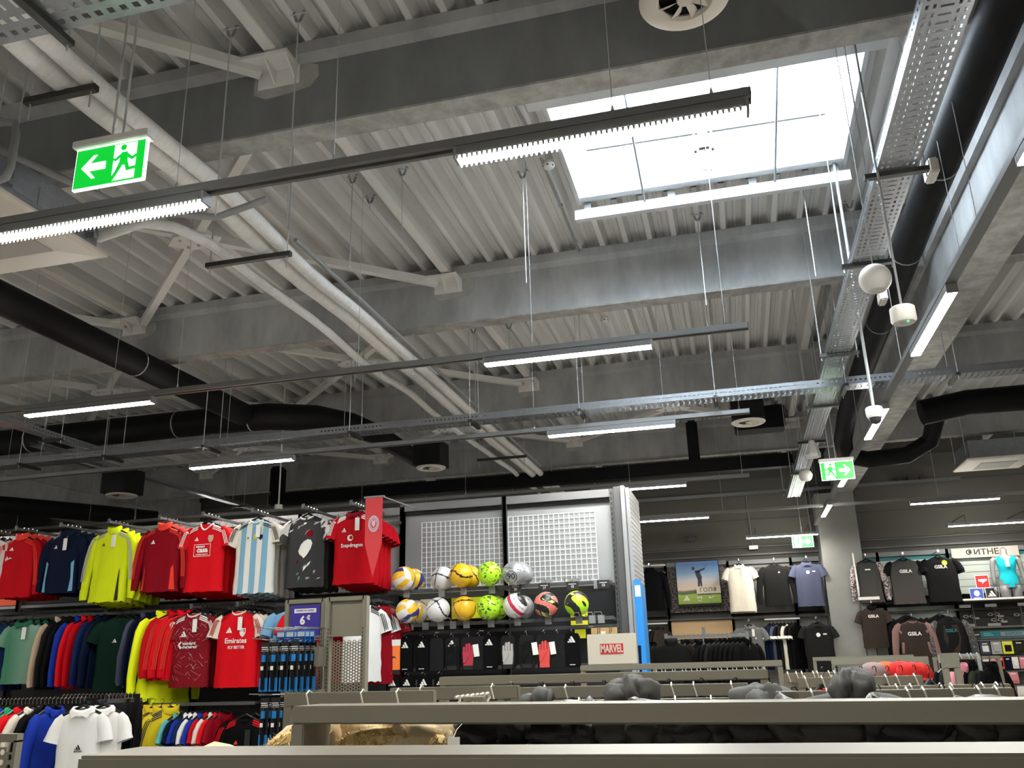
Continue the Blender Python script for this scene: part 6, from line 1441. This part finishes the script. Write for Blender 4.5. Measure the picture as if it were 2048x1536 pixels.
# fitness sign, logos, mannequin
t = thing('fitness_sign', 'white sign with bold black letters above the mannequin', 'sign', (4.19, 16.64, 3.16))
MB().box(-.53, .53, 0, .02, -.085, .085).build('board', mat('matt cream board', (.42, .39, .34), .8, spec=.1), t); lettering('ФИТНЕС', .135, BK, t, (.02, -.002, 0), bold=.0025, sx=1.12)
LB = mat('logo blue', srgb(60, 85, 175), .5)
for nm, x, z, m_, kind in (('red', 4.02, 2.655, REDB, 'boom'), ('blue', 3.90, 2.445, LB, 'face'), ('black', 4.14, 2.445, BK, 'bars')):
    t = thing('logo_plate', 'square %s logo plate beside the mannequin' % nm, 'sign', (x, 16.45, z), group='square logo plates')
    MB().box(-.105, .105, 0, .012, -.105, .105).build('edge', WHT, t); MB().box(-.097, .097, -.002, 0, -.097, .097).build('face', m_, t)
    m = MB()
    if kind == 'boom': m.prism([(-.06, .04), (.07, .04), (.075, .015), (.02, -.01), (-.01, -.045), (.0, -.01), (-.06, .005)], -.004, -.002)
    elif kind == 'face':
        m.add([(.045 * math.cos(k * PI / 7), -.003, .02 + .05 * math.sin(k * PI / 7)) for k in range(14)], [tuple(range(14))]); m.box(-.055, .055, -.004, -.002, -.07, -.05)
    else:
        for pl in BAR3: m.prism([(a * .14, b * .14) for a, b in pl], -.004, -.002)
    m.build('logo', WHT, t)
MANN = mat('mannequin grey', (.17, .17, .168), .45); SUIT = cloth('turquoise swimsuit', (.012, .36, .42), noise_amt=.05)
t = thing('mannequin_torso', 'grey headless mannequin torso in a turquoise swimsuit on the shelf', 'mannequin', (4.42, 16.4, 2.37))
def torso(prof, sx=1.0, off=0.0, n=24, cut=None):
    m = MB(); vs = []
    for z, rx, ry, cy in prof:
        for j in range(n):
            a = 2 * PI * j / n; vs.append(((rx + off) * math.cos(a), cy + (ry + off) * math.sin(a), z))
    return m.add(vs, [(i * n + j, i * n + (j + 1) % n, (i + 1) * n + (j + 1) % n, (i + 1) * n + j) for i in range(len(prof) - 1) for j in range(n) if not cut or not cut(i, j, n)])
TP = [(.16, .165, .10, 0), (.22, .165, .10, 0), (.30, .155, .095, 0), (.38, .125, .08, 0), (.46, .125, .085, -.005), (.53, .145, .105, -.015), (.59, .15, .095, -.01), (.65, .175, .075, 0), (.685, .13, .062, .005), (.70, .06, .05, .01), (.74, .05, .05, .012), (.80, .05, .05, .012), (.815, .03, .03, .012), (.818, 0, 0, .012)]
sk_ = [(v[0], v[1]) for v in ()]
b = torso(TP)
for s in (-1, 1):
    b.tube([(s * .08, 0, .19), (s * .085, 0, .1), (s * .085, .0, .02), (s * .083, .0, .0)], [.085, .088, .078, .076], 14)
    b.tube([(s * .155, 0, .655), (s * .195, .0, .62), (s * .215, .01, .52), (s * .225, .01, .40), (s * .235, -.02, .28), (s * .24, -.035, .18)], [.035, .045, .040, .035, .03, .022], 12)
    b.tube([(s * .24, -.035, .18), (s * .243, -.04, .13), (s * .243, -.045, .10)], [.022, .028, .02], 10)
    for f, (dx, L) in enumerate(((-.018, .055), (-.006, .065), (.006, .062), (.018, .05))): b.tube([(s * (.243) + dx * .5, -.045 + dx, .105), (s * .243 + dx * .5, -.05 + dx, .105 - L)], [.007, .005], 6)
    b.tube([(s * .235, -.06, .14), (s * .23, -.075, .10)], [.008, .006], 6)
b.build('body', MANN, t, smooth='all')
def cutf(i, j, n):
    a = 2 * PI * (j + .5) / n; c = abs(math.cos(a)); z = (TP[i][0] + TP[i + 1][0]) / 2
    if z < .2: return c > .35
    if z < .27: return c > .68
    if z < .35: return c > .93
    if z > .66: return not (.55 < c < .9)
    if z > .6: return c > .8 or (c < .35)
    return False
torso(TP[:9], off=.004, cut=cutf).build('swimsuit', SUIT, t, smooth='all')
for k in range(3): MB().box(-.04 + k * .022, -.025 + k * .022, -.125, -.121, .50, .63).build('swimsuit_stripe', WHT, t)
MB().box(-.12, .12, -.08, .08, -.004, 0.0).build('foot_plate', MANN, t)
t = thing('wall_shelf', 'grey shelf carrying the mannequin with pale front lip', 'shelf', (4.19, 16.7, 2.34))
MB().box(-.58, .64, -.52, 0, 0, .025).build('board', FIXTL, t); MB().box(-.58, .64, -.525, -.52, -.0, .03).build('lip', WHITE, t)
t = thing('goggle_case', 'grey clear fronted goggle case below the mannequin shelf', 'display case', (4.15, 16.7, 1.9))
MB().box(-.58, .64, -.02, 0, 0, .42).build('back', FIXT, t); MB().box(-.56, .64, -.16, -.02, 0.0, .03).build('lip', WHITE, t); MB().box(-.58, .64, -.10, -.02, .30, .33).build('shelf', FIXTL, t)
MB().box(-.56, .64, -.165, -.16, .0, .40).build('clear_front', glass('clear acrylic', (.85, .85, .83), .06), t)
for x in (-.33, .0, .4): MB().box(x - .004, x + .004, -.16, -.02, .03, .40).build('divider', FIXTL, t)
for i, (x, z) in enumerate(((-.40, .20), (-.02, .22), (.02, .13), (.38, .2))):
    g = thing('swim_goggles', 'white swim goggles in the clear case, %s' % ('left', 'upper middle', 'lower middle', 'right')[i], 'goggles', (4.15 + x, 16.6, 1.9 + z), group='white swim goggles')
    m = MB(); n = 12
    for dx, a in ((-.05, 0), (.05, 0)):
        m.add([(dx + .045 * r * math.cos(2 * PI * k / n), -.01, .026 * r * math.sin(2 * PI * k / n)) for r in (1, .6) for k in range(n)], [(k, (k + 1) % n, n + (k + 1) % n, n + k) for k in range(n)])
    m.build('rims', WHT, g); MB().box(.06, .15, -.01, .0, -.05, -.02).build('strap', WHT, g)
for x in (-.45, -.05, .45): MB().box(x - .09, x + .09, -.172, -.167, .34, .39).build('label_card', WHITE, t)
for x in (-.45, -.05): MB().box(x - .1, x + .1, -.172, -.167, .03, .075).build('label_card', FIXTL, t)
t = thing('swimwear_strip_sign', 'teal strip sign with pale letters under the goggle case', 'sign', (4.2, 16.5, 1.80))
MB().box(-.58, .6, 0, .02, -.05, .05).build('strip', TEALP, t); MB().box(-.58, -.35, -.002, 0, -.05, .05).build('black_end', BK, t); MB().box(-.56, -.37, -.004, -.002, -.01, .005).build('print_line', WHT, t)
MB().box(-.04, .34, -.0015, 0, -.032, .032).build('letter_box', FIXTL, t); lettering('БАНСКИ', .055, TEALP, t, (.15, -.003, 0), bold=.002, sx=1.1, ext=.001)
MB().box(-.3, -.15, -.002, 0, -.02, -.012).box(-.3, -.18, -.002, 0, .01, .018).build('print_line', MINT, t)
MB().box(-.6, .65, .02, .24, -.07, -.05).build('shelf', FIXTL, t)
cols = [[TEALP, STEELB, GREYP, YP, OLIVE], [CORAL, WHT, PINK, CORAL, NAVY, WHT, PINK], [GREYP, GREYP, PINK], [FIXTL, PINK, WHT]]
names = {TEALP: 'teal', STEELB: 'slate', GREYP: 'grey', YP: 'yellow', OLIVE: 'olive', CORAL: 'coral', WHT: 'white', PINK: 'pink', NAVY: 'navy', FIXTL: 'pale grey'}
for r, (row, z, h) in enumerate(zip(cols, (1.68, 1.43, 1.20, .98), (.20, .18, .18, .18))):
    for i, m_ in enumerate(row):
        w = .155 if r == 0 else .095 if r == 1 else .15
        x = 3.68 + .03 * r + i * (w + .015) + (.06 * r if r > 1 else 0)
        p = thing('blister_pack', '%s swim accessory pack, %s from the left in the %s row' % (names[m_], ('first', 'second', 'third', 'fourth', 'fifth', 'sixth', 'seventh')[i], ('top', 'second', 'third', 'bottom')[r]), 'pack', (x, 16.35, z), random.uniform(-.1, .1), 'swim accessory packs')
        MB().box(-w / 2, w / 2, 0, .012, -h, 0).build('card', m_, p, bevel=.003); MB().box(-w * .32, w * .32, -.02, 0, -h * .8, -h * .3).build('blister', CHAR if m_ in (YP, CORAL) else WHT if i % 2 else m_, p, bevel=.006)
        MB().box(-w * .25, w * .25, -.0035, -.0005, -h * .2, -h * .12).build('print_line', WHT, p)
t = thing('peg_panel', 'dark grey hook panel behind the swim accessory packs', 'panel', (4.15, 16.5, 0))
MB().box(-.6, .7, 0, .03, .1, 1.72).build('panel', FIXT, t)
for z in (1.69, 1.44, 1.21, .99): MB().box(-.6, .6, -.14, 0, z, z + .006).build('hook_bar', FIXTL, t)
for i, (x, c, w) in enumerate(((4.42, NAVY, 'first navy'), (4.48, STEELB, 'second slate'), (4.55, BLACKC, 'third black'), (4.62, PINK, 'fourth pink'), (4.70, BLACKC, 'fifth black'))):
    garment('tee_shirt', '%s swim top edge on at the right edge' % w, 'shirt', (x, 15.3, 1.62), 1.0, W=.42, H=.62, col=c, seed=i, thick=.8, group='swim tops at the right edge')
rail_frame('grey swim rack at the right edge', (4.2, 15.28), (5.2, 15.25), 1.64, h=.03, d=.03)
# wall details: small sockets, wall box, cables
t = thing('wall_box', 'small grey sensor box on the wall above the golf poster', 'box', (-.75, 16.82, 3.74))
MB().box(-.05, .05, -.08, .04, -.09, 0).build('box', FIXT, t); MB().box(-.09, .09, -.04, .04, 0.0, .02).build('bracket', FIXT, t)
t = thing('wall_switches', 'row of three grey junction boxes high on the wall at right', 'box', (3.3, 16.8, 4.52))
for k in range(3): MB().box(-.3 + k * .2, -.18 + k * .2, -.06, .06, -.06, .06).build('box', FIXT, t)
t = thing('wall_conduit', 'thin pale conduits dropping down the back wall', 'conduit', (0, 16.84, 3.5))
for x in (.33, 1.4): MB().tube([(x, 0, .95), (x, 0, .75), (x + .02, 0, .0)], .012, 6).build('conduit', COLUMN, t)
t = thing('emergency_light', 'small oblong emergency light on a conduit at the back wall', 'lamp', (.36, 16.8, 3.48))
MB().box(-.08, .08, -.05, .04, -.04, .03).build('housing', WHITE, t, bevel=.005); MB().box(-.07, .07, -.053, -.05, -.03, .02).build('lens', mat('lens', (.6, .6, .45), .3, emit=.4), t)
